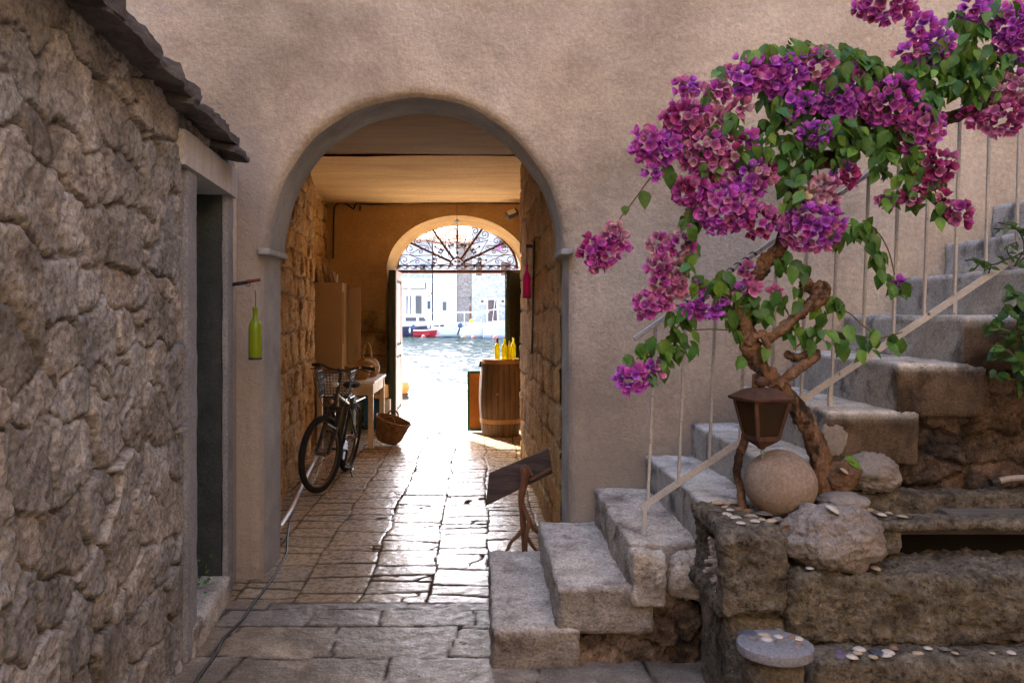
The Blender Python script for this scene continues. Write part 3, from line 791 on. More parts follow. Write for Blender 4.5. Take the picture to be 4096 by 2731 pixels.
# pink bottle on the right passage wall
q = P(2107, 1192, 7.0); pb = bottle(q, M['glass_pink'], 'bright magenta bottle hanging on the right wall of the passage', name='hanging_bottle')
MB().tube([q + Vector((0,0,.30)), q + Vector((0,.01,.455))], .0018, 5).build('wire', M['iron'], pb)
a = P(2104, 985, 7.0)
fr = thing('iron_wall_frame', (.46,6.95,1.1), 'dark iron strap with a short arm bolted to the right passage wall', 'bracket')
MB().bar(a, (.475, 7.0, a.z), .02, .03).build('arm', M['iron'], fr, bevel=.003)
xs = lambda y: float(rwx(y)) - .018
MB().bar((xs(6.75), 6.75, 2.23), (xs(6.95), 6.98, 1.24), .03, .018, (1,0,0)).build('strap', M['iron'], fr, bevel=.003)
# pipe and cable along the left passage wall
pp = [Vector((-1.455, 5.62, .05)), Vector((-1.51, 6.2, .045)), Vector((-1.60, 6.9, .045)), Vector((-1.78, 8.4, .05))]
M['pipe'] = mat('pale_pipe', (.50,.36,.27), (.62,.47,.36), rough=.4, bump=.1, spec=.6)
tag(MB().tube(pp, .022, 10).build('drain_pipe', M['pipe'], None, base=pp[0]), 'pale conduit pipe lying along the foot of the left passage wall', 'pipe')
g = lambda px, py: Vector(((px-CX)*EYE/(py-CY), F*EYE/(py-CY), .010))
zz = [(1985,380),(1950,500),(1936,600),(1930,700),(1890,780),(1850,850),(1780,950),(1700,1050),(1640,1140),(1580,1205),(1500,1290),(1462,1370),(1430,1420),(1370,1500),(1320,1575),(1260,1700)]
cp = crom([tuple(g(x/1.684, 1800 + y/1.684)) for x, y in zz], 5)
tag(MB().tube(cp, .0075, 6).build('floor_cable', M['cable'], None, base=cp[0]), 'black cable snaking over the paving out of the arched passage', 'cable')
q = g(1117, 2190); tag(MB().tube([q + Vector((-.02,0,.02)), q + Vector((0,0,.05)), q + Vector((.005,0,.0))], .012, 6).tube([q + Vector((-.03,.02,.05)), q + Vector((.02,0,.05))], .007, 6).build('pipe_clip', M['iron'], None, base=q), 'small dark clip at the near end of the pale conduit', 'clip')

# reading stand of branches with an old plank
M['branch'] = mat('peeled_branch', (.14,.06,.03), (.28,.13,.065), scale=14, rough=.75, bump=.6, bscale=40, stretch=(1,1,.35), spec=.35)
M['plank'] = mat('dark_weathered_plank', (.045,.03,.024), (.12,.08,.06), scale=10, rough=.8, bump=.7, bscale=60, stretch=(.25,1,3), spec=.3)
YS = 5.15
s0 = P(2098, 2211, YS)
sg = thing('plank_stand', s0, 'dark weathered plank propped on a forked branch stand before the stairs', 'stand')
Z = lambda x, y, dy=0: P(1850 + x/1.493, 1250 + y/1.493, YS + dy)
c1, c2, c3, c4 = Z(160,975), Z(525,825), Z(535,960), Z(137,1155)
nrm = (c2 - c1).cross(c4 - c1).normalized()
if nrm.y > 0: nrm = -nrm
mb = MB()
nu, nv = 24, 10; top, bot = [], []
for i in range(nu+1):
    for j in range(nv+1):
        a, b = i/nu, j/nv
        p = c1.lerp(c2, a).lerp(c4.lerp(c3, a), b) + Vector((0, .08*(1-b), 0))
        w_ = .006*mnoise.noise(Vector((a*3, b*18, 1))) + .004*mnoise.noise(Vector((a*14, b*9, 3)))
        top.append(p + nrm*(w_ + .012*math.sin(b*PI))); bot.append(p - nrm*(.024 + w_))
ff = []
for i in range(nu):
    for j in range(nv):
        q = i*(nv+1)+j; ff.append((q, q+1, q+nv+2, q+nv+1))
n0 = len(top); ed = [i*(nv+1) for i in range(nu+1)] + [nu*(nv+1)+j for j in range(1,nv+1)] + [i*(nv+1)+nv for i in range(nu-1,-1,-1)] + [j for j in range(nv-1,0,-1)]
fb = [tuple(x+n0 for x in f[::-1]) for f in ff]
fe = [(ed[k], ed[(k+1)%len(ed)], ed[(k+1)%len(ed)]+n0, ed[k]+n0) for k in range(len(ed))]
mb.add(top+bot, ff+fb+fe); mb.build('plank', M['plank'], sg, sharp=60)
MB().bar(Z(400,1000,-.035), Z(532,930,-.035), .02, .016).build('ledge_strip', M['branch'], sg, bevel=.003)
mb = MB().tube(crom([tuple(Z(*p)) for p in ((372,1437,.0),(368,1350,.0),(362,1280,0),(358,1200,-.01),(350,1110,-.03),(365,1030,-.05),(372,960,-.055),(366,915,-.055))], 4), [.020]*9+[.021]*8+[.023,.024,.025,.026,.026,.027,.028,.030,.031,.033,.03,.016][:12], 9)
mb.tube([Z(366,925,-.055), Z(390,935,-.06), Z(418,970,-.055)], [.024,.017,.007], 8)
mb.build('post', M['branch'], sg)
for pts, r in (([(362,1290,0),(330,1330,-.02),(290,1370,-.05),(258,1437,-.09)], [.017,.014,.012,.010]), ([(352,1130,-.02),(385,1210,-.05),(400,1245,-.06),(425,1290,-.02),(462,1330,.02),(470,1420,.06)], [.016,.017,.016,.013,.011,.010]),
               ([(398,1245,-.06),(385,1310,-.07),(378,1370,-.06),(376,1437,-.05)], [.016,.014,.013,.012]), ([(378,1330,-.03),(410,1380,-.02),(450,1435,.0)], [.014,.012,.009])):
    MB().tube(crom([tuple(Z(*p)) for p in pts], 4), list(np.interp(np.linspace(0, len(r)-1, (len(r)-1)*4+1), range(len(r)), r)), 8).build('leg', M['branch'], sg)

# ================================================================== lantern
M['lant'] = mat('rusty_lantern_sheet', (.05,.024,.015), (.12,.055,.032), scale=12, rough=.8, bump=.4, c3=(.05,.03,.022), s3=6, spec=.3)
M['pane'] = glass('dirty_amber_pane', (.05,.026,.008), .12, .85)
M['pane_old'] = mat('dirty_amber_pane', (.05,.026,.008), (.095,.05,.014), scale=9, rough=.35, bump=.15, spec=.5, c3=(.06,.035,.015), s3=4)
M['drop'] = glass('pale_glass', (.35,.5,.42), .05, .6)
YL = 3.27
lc = P(3046, 1660, YL)
ln = thing('hanging_lantern', (lc.x, YL, P(0,1795,YL).z), 'rusty four sided lantern with amber panes hung from the vine trunk', 'lantern')
k = YL / F
def lz(py): return EYE - (py - CY) * k
RM = Matrix.Rotation(math.radians(14), 3, 'Z')
def sq(h, z): return [RM @ Vector((x*h, y*h, 0)) + Vector((lc.x, YL, z)) for x, y in ((-1,-1),(1,-1),(1,1),(-1,1))]
def frust(mb, lv):
    vs = []
    for h, z in lv: vs += sq(h, z)
    fs = [(i*4+j, i*4+(j+1)%4, i*4+4+(j+1)%4, i*4+4+j) for i in range(len(lv)-1) for j in range(4)]
    mb.add(vs, fs + [(3,2,1,0), tuple(len(vs)-4+j for j in range(4))])
mb = MB(); frust(mb, [(.092,lz(1600)),(.097,lz(1597)),(.099,lz(1588)),(.090,lz(1583)),(.066,lz(1566)),(.044,lz(1554)),(.024,lz(1549))]); mb.build('roof', M['lant'], ln)
mb = MB().lathe([(.012,lz(1552)),(.014,lz(1545)),(.026,lz(1540)),(.031,lz(1530)),(.030,lz(1521)),(.016,lz(1512)),(.008,lz(1506)),(.0,lz(1505))], (lc.x,YL,0), 20); mb.build('finial', M['lant'], ln)
ht, hb = .078, .048; zt, zb = lz(1600), lz(1748)
T_, B_ = sq(ht, zt), sq(hb, zb)
mb = MB()
for j in range(4):
    mb.bar(T_[j], B_[j], .014, .014, (0,1,0)); mb.bar(T_[j], T_[(j+1)%4], .012, .012); mb.bar(B_[j], B_[(j+1)%4], .013, .018)
mb.build('frame', M['lant'], ln)
for j in range(4):
    a, b, c, d = T_[j], T_[(j+1)%4], B_[(j+1)%4], B_[j]; ce = (a+b+c+d)/4
    pn = (a-d).cross(b-a).normalized()
    sh = [v + (ce - v)*.06 for v in (a,b,c,d)]
    MB().add([v + pn*.002 for v in sh] + [v - pn*.002 for v in sh], [(0,1,2,3),(7,6,5,4),(0,4,5,1),(1,5,6,2),(2,6,7,3),(3,7,4,0)]).build('pane', M['pane'], ln)
mb = MB(); frust(mb, [(.052,lz(1746)),(.054,lz(1752)),(.046,lz(1762)),(.030,lz(1775)),(.014,lz(1786)),(.010,lz(1794)),(.004,lz(1797))]); mb.build('bottom_cap', M['lant'], ln)
for zc, r in ((1806,.0105),(1826,.007)):
    MB().lathe([(0,lz(zc)-r*1.3),(r*.8,lz(zc)-r*.7),(r,lz(zc)),(r*.5,lz(zc)+r),(0,lz(zc)+r*1.4)], (lc.x+.004,YL,0), 12).build('glass_drop', M['drop'], ln)
mb = MB()
for i in range(4):
    c = Vector((lc.x, YL + .02 + .02*i, lz(1503 - 10*i))); a = Vector((1,0,0)) if i % 2 else Vector((0,1,0))
    mb.tube([c + a*.006*math.cos(t) + Vector((0,0,.0085*math.sin(t))) for t in np.linspace(0, 2*PI, 11)], .0018, 5)
mb.build('chain', M['iron'], ln)

# ================================================================== round pedestal stone, shells, coral
M['slab'] = mat('blue_grey_slab', (.17,.165,.175), (.26,.25,.26), scale=9, rough=.8, bump=.4, bscale=70, fine=.4)
pc = Vector((1.058, 2.78, .424))
pe = thing('stone_pedestal', (pc.x, pc.y, 0), 'small round grey stone slab on a stubby column strewn with shells', 'pedestal')
n = 40; vs, fs = [], []
prof = [(0,.424),(.06,.4245),(.120,.4235),(.131,.418),(.134,.408),(.131,.388),(.122,.382),(0,.381)]
mb = MB().lathe([(r*(1), z) for r, z in prof], (pc.x,pc.y,0), n, sy=.92); mb.build('top_slab', M['slab'], pe, sharp=40)
mb = MB().block((pc.x-.10,pc.y-.075,-.02),(pc.x+.10,pc.y+.09,.384), res=.02, rnd=.07, amp=.012, seed=61); mb.build('column', M['cistern'], pe, sharp=180)
M['shell'] = mat('sea_shell', (.45,.40,.34), (.64,.60,.54), scale=40, rough=.5, bump=.3, bscale=120, spec=.4)
def shell_mesh(seed, col, ribs=11, asp=1.25, hgt=.42):
    rr = random.Random(seed); vs, cs = [(0,0,.0)], [col]; fs = []
    nu, nv = 22, 6
    for j in range(1, nv+1):
        t = j/nv
        for i in range(nu):
            a = 2*PI*i/nu; rb = 1 + .035*math.cos(a*ribs)*t
            x = math.cos(a)*t*asp*rb; y = math.sin(a)*t*rb*(1 - .18*math.cos(a))
            z = hgt*(1 - t**2.2) + .02*math.cos(a*ribs)
            vs.append((x,y,z)); q = .82 + .18*math.cos(t*9 + seed); cs.append(tuple(c*q for c in col))
    vs[0] = (0,0,hgt)
    for i in range(nu): fs.append((0, 1+i, 1+(i+1)%nu))
    for j in range(nv-1):
        for i in range(nu): fs.append((1+j*nu+i, 1+(j+1)*nu+i, 1+(j+1)*nu+(i+1)%nu, 1+j*nu+(i+1)%nu))
    fs.append(tuple(1+(nv-1)*nu+i for i in range(nu-1,-1,-1)))
    mb = MB(); mb.add(vs, fs, cs); o = mb.build('seashell', M['shell'], None, sharp=60)
    return o
kinds = {'white': (1.15,1.12,1.05), 'cream': (.95,.80,.60), 'brown': (.55,.36,.24), 'grey': (.42,.41,.40), 'blue': (.16,.19,.27), 'purple': (.28,.22,.38)}
protos = {}
for i, (kn, c) in enumerate(kinds.items()): protos[kn] = shell_mesh(i, c, [11,13,9,12,0,10][i], [1.15,1.3,1.2,1.35,1.6,1.4][i])
used_p = set()
def shell(pos, kn, r, rz, label, group, tilt=0):
    p = protos[kn]
    if kn in used_p: o = p.copy(); COL.objects.link(o)
    else: o = p; used_p.add(kn)
    o.location = pos; o.scale = (r, r, r*R.uniform(.8,1.2)); o.rotation_euler = (tilt, R.uniform(-.15,.15), rz)
    return tag(o, label, 'seashell', group)
def on(px, py, z): # a spot on a level surface at height z
    Y = F*(EYE - z)/(py - CY); return Vector(((px-CX)*Y/F, Y, z))
zx = lambda x, y: (2700 + x/1.5208, 1700 + y/1.5208)
for x, y, kn, r in ((440,1262,'blue',.021),(540,1275,'cream',.019),(632,1250,'grey',.020),(475,1300,'grey',.020),(560,1303,'white',.020),(632,1288,'white',.017),(640,1320,'grey',.022),(705,1293,'brown',.015),(752,1298,'white',.016),(748,1328,'brown',.017)):
    p = on(*zx(x,y), .424)
    shell(p, kn, r, R.uniform(0,6), {'white':'white','cream':'cream','grey':'grey','blue':'dark blue','brown':'brown'}[kn] + ' seashell lying on the small round stone slab', 'shells on the round stone slab')
for x, y, kn, r in ((1120,1362,'white',.022),(1108,1385,'cream',.018),(1082,1414,'white',.020),(1205,1408,'cream',.018),(1230,1380,'blue',.022),(1298,1380,'white',.021),(1283,1400,'white',.019),(1328,1352,'brown',.018),(1475,1386,'cream',.018),(1537,1356,'white',.016),(1640,1360,'grey',.018),(1705,1385,'cream',.013),(1930,1385,'cream',.012),(2045,1382,'white',.016),(1000,1388,'purple',.026)):
    p = on(*zx(x,y), .322)
    p.y = max(2.885, min(2.99, p.y))
    shell(p, kn, r, R.uniform(0,6), {'white':'white','cream':'cream','grey':'grey','blue':'dark blue','brown':'brown','purple':'dusky purple'}[kn] + ' seashell on the lowest ledge of the cistern', 'shells on the lowest cistern ledge')
for x, y, kn, r in ((822,872,'white',.016),(965,870,'grey',.022),(1232,876,'cream',.018)):
    p = on(*zx(x,y), .605); p.y = max(3.03, min(3.05, p.y))
    shell(p, kn, r, R.uniform(0,6), {'white':'small white','grey':'wide grey','cream':'cream'}[kn] + ' seashell on the middle ledge under the pale boulder', 'shells on the middle cistern ledge')
for x, y, kn, r in ((255,518,'grey',.018),(302,496,'cream',.014),(335,515,'white',.019),(318,543,'white',.021),(395,510,'brown',.018),(368,563,'white',.022),(400,595,'white',.017),(465,553,'cream',.024),(445,520,'brown',.02),(488,586,'white',.022),(530,576,'cream',.017),(545,540,'grey',.032),(585,583,'cream',.02),(620,570,'grey',.02),(345,470,'cream',.022),(400,478,'brown',.016),(245,460,'cream',.026),(300,462,'cream',.018),(668,602,'brown',.018)):
    p = on(*zx(x,y), .756); p.y = min(3.46, p.y)
    shell(p, kn, r, R.uniform(0,6), {'white':'white','cream':'cream','grey':'flat grey','brown':'brown'}[kn] + ' seashell in the heap on the cistern corner beside the stone ball', 'shells on the cistern corner')
for x, y, kn, r in ((1175,515,'cream',.022),(1222,530,'brown',.018),(1258,545,'white',.018),(1300,535,'cream',.016),(1385,555,'cream',.02),(1130,570,'brown',.02),(1155,590,'grey',.016)):
    p = on(*zx(x,y), .757); p.y = max(3.19, min(3.4, p.y))
    shell(p, kn, r, R.uniform(0,6), {'white':'white','cream':'cream','grey':'grey','brown':'brown'}[kn] + ' seashell on the stone rim right of the pale boulder', 'shells on the cistern rim')
p = on(*zx(192,990), .482); p.y = 3.12; p.x = .965
shell(p, 'white', .018, 1, 'single white seashell on the floor of the cistern niche', None)
p = P(*zx(1030,278), 3.31); shell(p, 'cream', .02, 1, 'cream seashell perched on the dark brown rock', None, .6)
p = P(*zx(960,515), 3.06); shell(p, 'white', .03, 1, 'white seashell lying on top of the pale boulder', None, .5)
for kn, o in protos.items():
    if kn not in used_p: bpy.data.objects.remove(o)
M['coral'] = mat('dead_coral', (.40,.32,.25), (.58,.49,.40), scale=30, rough=.9, bump=.8)
mb = MB(); cc = Vector((1.035, 3.22, .57))
for i in range(80):
    d = Vector((R.uniform(-1,.2), R.uniform(-1,1), R.uniform(-1,1))).normalized()
    p0 = cc + Vector((d.x*.03, d.y*.05, d.z*.06)); p1 = p0 + Vector((d.x*.05, d.y*.05, d.z*.05)); mb.tube([p0, p0.lerp(p1,.5) + Vector((0,R.uniform(-.008,.008),R.uniform(-.008,.008))), p1], [.009,.008,.0095], 6)
    if i % 2: mb.tube([p0.lerp(p1,.5), p1 + Vector((R.uniform(-.03,.0),R.uniform(-.02,.02),R.uniform(-.02,.02)))], [.007,.008], 6)
tag(mb.build('coral', M['coral'], None, base=(1.0,3.22,.478)), 'knobbly pale piece of dead coral standing in the cistern niche', 'coral')
M['hose'] = mat('grey_hose', (.30,.25,.19), (.40,.34,.27), rough=.5, bump=.2)
hs = thing('garden_hose', P(3985,1925,3.48), 'grey hose end with a black clamp lying on the cistern back rim', 'hose')
MB().tube(crom([tuple(P(x,y,3.48)) for x, y in ((3990,1924),(4050,1912),(4120,1912),(4200,1925))]), .014, 9).build('tube', M['hose'], hs)
MB().tube([P(3962,1930,3.48), P(3994,1923,3.48)], .0185, 9).bar(P(3985,1940,3.47), P(4005,1952,3.47), .01, .01).build('clamp', M['iron'], hs)

# ================================================================== the passage: bicycle
M['tyre'] = mat('black_tyre', (.012,.011,.010), (.025,.022,.02), rough=.85, bump=.5, bscale=90)
M['frame_black'] = mat('black_frame_paint', (.02,.016,.014), (.04,.03,.026), rough=.3, bump=0, spec=.6, coat=.4)
M['chrome'] = mat('dull_alloy', (.22,.19,.16), (.32,.28,.24), rough=.35, bump=0, metal=.9)
M['grip'] = mat('black_grip', (.015,.013,.012), rough=.8, bump=.3)
M['wirebasket'] = mat('black_wire_mesh', (.02,.018,.016), rough=.5, bump=0)
RB_, FB_ = Vector((-1.365, 7.92, 0)), Vector((-1.455, 6.95, 0))
bike = thing('bicycle', (RB_+FB_)/2, 'black city bicycle with a wire basket leaning by the left passage wall', 'bicycle')
fw = (FB_ - RB_).normalized(); base_ = RB_
lean = math.radians(7)
side = Vector((-fw.y, fw.x, 0))               # bike's left
if side.x < 0: side = -side                  # world right in the picture
upv = (Vector((0,0,1))*math.cos(lean) + side*math.sin(lean)).normalized()
sdv = side*math.cos(lean) - Vector((0,0,1))*math.sin(lean)
BL = (FB_ - RB_).length
def B3(x, z, s=0): return base_ + fw*x + upv*z + sdv*s
WR = .345
ST = math.radians(-15)    # bars turned towards the wall
hx0, hz0 = BL - .10, .78  # steering axis foot..
ax_d = Vector((-.30, .954))
def steer(p):
    """turn a point of the front assembly about the steering axis"""
    o = B3(BL - .045, WR); a = (fw*ax_d.x + upv*ax_d.y).normalized()
    return o + Matrix.Rotation(ST, 3, a) @ (p - o)
def wheel(cx, name, tf=lambda p: p):
    ring = lambda r, s=0, n=44: [tf(B3(cx + r*math.cos(2*PI*k/n), WR + r*math.sin(2*PI*k/n), s)) for k in range(n)]
    t = MB().tube(ring(WR-.026), .029, 9, closed=True).build(name, M['tyre'], bike)
    MB().tube(ring(WR-.05), .011, 6, closed=True).build('rim', M['chrome'], t)
    mb = MB()
    for k in range(28):
        a = 2*PI*k/28; s = .03 if k % 2 else -.03
        mb.tube([tf(B3(cx + .02*math.cos(a+.8*(1 if k%4<2 else -1)), WR + .02*math.sin(a+.8*(1 if k%4<2 else -1)), s)), tf(B3(cx + (WR-.052)*math.cos(a), WR + (WR-.052)*math.sin(a), 0))], .0016, 4)
    mb.build('spokes', M['chrome'], t)
    MB().tube([tf(B3(cx, WR, -.05)), tf(B3(cx, WR, .05))], .02, 10).build('hub', M['chrome'], t)
    return t
wheel(0, 'rear_wheel'); wheel(BL, 'front_wheel', steer)
bb = (.42, .29); seat_t = (.27, .72); ht_, hb_ = (BL-.24, .86), (BL-.19, .70)
mb = MB()
for a, b, r in ((bb,seat_t,.016),(seat_t,ht_,.016),(bb,hb_,.019),(ht_,hb_,.022)):
    mb.tube([B3(*a), B3(*b)], r, 9)
for s in (-.05,.05):
    mb.tube([B3(*bb, s*.5), B3(0,WR,s*1.2)], .010, 7).tube([B3(seat_t[0],seat_t[1]-.04,s*.4), B3(0,WR,s*1.2)], .009, 7)
mb.build('frame', M['frame_black'], bike)
mb = MB()
fk = [(.055,)]
for s in (-.06,.06):
    mb.tube([steer(B3(BL-.195,.735,s)), steer(B3(BL-.12,.52,s)), steer(B3(BL-.01,WR,s))], [.021,.021,.015], 9)
    mb.tube([steer(B3(BL-.165,.64,s)), steer(B3(BL-.195,.745,s))], .027, 9)
mb.tube([steer(B3(BL-.195,.735,-.085)), steer(B3(BL-.195,.735,.085))], .022, 9).tube([steer(B3(BL-.125,.56,-.07)), steer(B3(BL-.10,.60,0)), steer(B3(BL-.125,.56,.07))], .013, 7)
mb.build('suspension_fork', M['frame_black'], bike)
mb = MB().tube([steer(B3(BL-.19,.72)), steer(B3(BL-.295,1.07))], .0165, 9).tube([steer(B3(BL-.295,1.06)), steer(B3(BL-.24,1.09))], .018, 8)
mb.build('stem', M['frame_black'], bike)
hb = [steer(B3(BL-.24+x, 1.09+z, s)) for s, x, z in ((-.33,-.09,.02),(-.2,-.04,.03),(-.08,.0,.0),(.08,.0,.0),(.2,-.04,.03),(.33,-.09,.02))]
hbar = MB().tube(crom([tuple(p) for p in hb], 4), .0115, 8).build('handlebar', M['frame_black'], bike)
for i, j in ((0,1),(5,4)):
    MB().tube([hb[i], hb[i].lerp(hb[j], .85)], .017, 9).build('grip', M['grip'], hbar)
    e = hb[i].lerp(hb[j], .95)
    MB().tube([e, e + fw*.05 - upv*.01, hb[i].lerp(hb[j],.3) + fw*.065 - upv*.03, hb[i] + fw*.06 - upv*.035], [.012,.008,.0065,.006], 6).build('brake_lever', M['frame_black'], hbar)
mb = MB()
for s, e in ((-.2,-.05),(.2,.05),(-.2,.04),(.22,-.05)):
    a = steer(B3(BL-.26,1.11,s)); c = steer(B3(BL-.16,.66,e)); m_ = a.lerp(c,.45) + fw*(.10+.05*abs(e)*10) + upv*.10 + sdv*s*.35
    mb.tube(crom([tuple(a),tuple(m_),tuple(c)], 8), .0035, 5)
mb.build('cables', M['cable'], bike)
p = steer(B3(BL-.18,.96)); fd = (Matrix.Rotation(ST,3,upv) @ fw)
mb = MB(); mb.rock(p + fd*.035 + sdv*.02, (.034,.034,.03), 1, 0, 3, fine=0); mb.build('headlight', mat('lamp_lens', (.55,.48,.36), rough=.2, bump=0, coat=.5), bike)
p = steer(B3(BL-.175,.80)); mb = MB(); mb.rock(p + fd*.03, (.018,.014,.022), 1, 0, 2, fine=0); mb.build('reflector', mat('reflector', (.45,.30,.2), rough=.3, bump=.2, coat=.5), bike)
MB().tube([B3(seat_t[0],seat_t[1]), B3(.235,.86)], .013, 8).build('seat_post', M['chrome'], bike)
mb = MB()
mb.rock(B3(.20,.90), (.085,.14,.035), 3, .06, 4, 1.2, fine=0); mb.build('saddle', M['grip'], bike)
# rear carrier with a wire basket on the picture's right
mb = MB()
for s in (-.055,.055):
    mb.tube([B3(.18,.735,s), B3(-.20,.735,s)], .006, 6).tube([B3(0,WR,s*1.3), B3(-.12,.735,s)], .005, 6).tube([B3(0,WR,s*1.3), B3(-.02,.735,s)], .005, 6)
mb.tube([B3(-.20,.735,-.055), B3(-.20,.735,.055)], .006, 6)
mb.build('carrier', M['frame_black'], bike)
bc = P(1345, 1590, 7.55); mb = MB()
def ring(z, a, b): return [Vector((bc.x + a*x, bc.y + b*y, z)) for x, y in ((-1,-1),(0,-1.0),(1,-1),(1,0),(1,1),(0,1),(-1,1),(-1,0))]
z0_, z1_ = P(0,1586,7.45).z, P(0,1487,7.45).z
L0, L1 = ring(z0_,.135,.12), ring(z1_,.165,.145)
for t in (0,.25,.5,.75,1): mb.tube([p.lerp(q,t) for p, q in zip(L0,L1)], .005 if t in (0,1) else .003, 5, closed=True)
for i in range(8):
    for t in np.linspace(0,1,6)[:-1]:
        a = L0[i].lerp(L0[(i+1)%8],t); b = L1[i].lerp(L1[(i+1)%8],t); mb.tube([a,b], .003, 4)
for t in np.linspace(-1,1,8):
    mb.tube([Vector((bc.x+.135*t,bc.y-.12,z0_)), Vector((bc.x+.135*t,bc.y+.12,z0_))], .0022, 4)
mb.build('wire_basket', M['wirebasket'], bike)
MB().tube([B3(.40,.24,.0), B3(.34,.12,.10), B3(.33,.02,.15)], .008, 6).build('kickstand', M['frame_black'], bike)
mb = MB().tube([B3(bb[0],bb[1],-.09), B3(bb[0],bb[1],.09)], .012, 8).bar(B3(bb[0],bb[1],.085), B3(bb[0]+.03,bb[1]-.16,.085), .02, .012).bar(B3(bb[0],bb[1],-.085), B3(bb[0]-.03,bb[1]+.16,-.085), .02, .012)
mb.bar(B3(bb[0]+.03,bb[1]-.16,.085), B3(bb[0]+.03,bb[1]-.16,.17), .06, .02).bar(B3(bb[0]-.03,bb[1]+.16,-.085), B3(bb[0]-.03,bb[1]+.16,-.17), .06, .02)
mb.lathe([(.09,-.004),(.095,0),(.09,.004)], B3(bb[0],bb[1],.06), 24, Matrix((fw,upv,sdv)).transposed()); mb.build('crankset', M['frame_black'], bike)

# ---------------- locker, table, baskets, boxes
M['locker'] = mat('beige_locker', (.30,.20,.11), (.37,.25,.14), scale=3, rough=.55, bump=.1, fine=.15)
lk = thing('metal_locker', (-2.03,10.55,0), 'tall beige metal locker with one door ajar behind the table', 'locker')
x0, x1, y0, y1, zt = P(1256,0,10.35).x, P(1370,0,10.35).x, 10.35, 10.78, P(0,1130,10.35).z
MB().box((x0,y0,.06),(x1,y1,zt)).build('body', M['locker'], lk, bevel=.006)
d = MB().box((x1+.015,y1-.10,.08),(P(1443,0,y1-.1).x,y1-.075,P(0,1150,y1-.1).z)).build('door', M['locker'], lk, bevel=.004)
MB().cbox((P(1430,0,y1).x,y1-.115,1.1),(.02,.03,.12)).build('handle', M['chrome'], d)
MB().box((x1,y0+.02,1.2),(x1+.012,y0+.03,zt-.12)).build('hinge_rail', M['chrome'], lk)
M['board'] = mat('old_board', (.20,.11,.05), (.33,.20,.10), rough=.7, bump=.4, stretch=(3,3,.4), scale=8)
for pts, lab in (([(1297,1130),(1287,1056),(1291,1055),(1316,1130)], 'dark leaning board, the taller one on top of the locker'), ([(1331,1130),(1325,1086),(1329,1084),(1340,1130)], 'short thin board, the lower one on top of the locker')):
    mb = MB(); vs = [P(x,y,10.42) for x,y in pts]; vs = vs + [v + Vector((0,.22,0)) for v in vs]
    mb.add(vs, [(0,1,2,3),(7,6,5,4),(0,4,5,1),(1,5,6,2),(2,6,7,3),(3,7,4,0)]); tag(mb.build('board', M['board'], None, base=(vs[0].x,10.42,zt)), lab, 'board')
p = P(1349,1130,10.45); tag(MB().lathe([(0,zt),(.012,zt),(.013,zt+.02),(.011,zt+.11),(0,zt+.115)], (p.x,10.45,0), 10).build('white_tube', mat('white_plastic', (.8,.78,.74), rough=.4, bump=0), None, base=(p.x,10.45,zt)), 'small white tube standing on the edge of the locker top', 'tube')
M['table'] = mat('painted_table', (.52,.40,.26), (.62,.49,.34), scale=6, rough=.55, bump=.2, fine=.2, c3=(.40,.29,.17), s3=4)
M['tabletop'] = mat('white_tabletop', (.66,.60,.52), (.76,.70,.62), scale=4, rough=.45, bump=.1)
tb = thing('work_table', (-1.6,9.7,0), 'plain cream painted wooden table standing against the left passage wall', 'table')
tx0, tx1, ty0, ty1, tz = -1.93, -1.265, 9.17, 10.28, .80
MB().box((tx0,ty0-.015,tz-.03),(tx1+.02,ty1,tz)).build('tabletop', M['tabletop'], tb, bevel=.004)
MB().box((tx0+.06,ty0+.012,tz-.165),(tx1-.062,ty0+.034,tz-.031)).box((tx1-.03,ty0+.062,tz-.165),(tx1-.01,ty1-.07,tz-.031)).box((tx0+.06,ty1-.05,tz-.165),(tx1-.062,ty1-.03,tz-.031)).build('apron', M['table'], tb, bevel=.002)
for x in (tx0, tx1-.06):
    for y in (ty0, ty1-.07): MB().box((x,y,0),(x+.06,y+.06,tz-.031)).build('leg', M['table'], tb, bevel=.003)
M['wicker'] = mat('golden_wicker', (.30,.15,.04), (.52,.29,.09), scale=20, rough=.7, bump=.5, spec=.3)
M['wicker_d'] = mat('brown_wicker', (.16,.075,.03), (.33,.17,.07), scale=20, rough=.75, bump=.5, spec=.3)
def woven(parent, name, prof, o, m, n=60, M3=None, sy=1.0):
    """basket wall: coarse over-under weave as real relief"""
    L_ = []; tot = 0
    seg = [(prof[i], prof[i+1]) for i in range(len(prof)-1)]
    for (a, b) in seg:
        k = max(2, int(round(math.hypot(b[0]-a[0], b[1]-a[1]) / .006)))
        for t in range(k): L_.append((a[0]+(b[0]-a[0])*t/k, a[1]+(b[1]-a[1])*t/k))
    L_.append(prof[-1]); vs, cs = [], []
    for j, (r, z) in enumerate(L_):
        for i in range(n):
            a = 2*PI*i/n; wv = math.cos(i*PI/2 + (PI if (j//2) % 2 else 0)); rr = r + .0045*wv*(1 if r > .02 else 0)
            v = Vector((rr*math.cos(a), rr*math.sin(a)*sy, z)); v = (M3 @ v) if M3 is not None else v
            vs.append(v + Vector(o)); cs.append((.85+.25*wv,)*3)
    fs = [(j*n+i, j*n+(i+1)%n, (j+1)*n+(i+1)%n, (j+1)*n+i) for j in range(len(L_)-1) for i in range(n)]
    mb = MB(); mb.add(vs, fs, cs); return mb.build(name, m, parent, sharp=80)
bo = P(1433, 1515, 9.42); bo.z = tz
b1 = thing('wicker_basket', bo, 'golden low wicker basket standing at the front of the cream table', 'basket')
woven(b1, 'bowl', [(.0,.004),(.10,.004),(.135,.05),(.15,.11),(.165,.16),(.155,.165),(.135,.10),(.10,.02),(0,.015)], bo, M['wicker'])
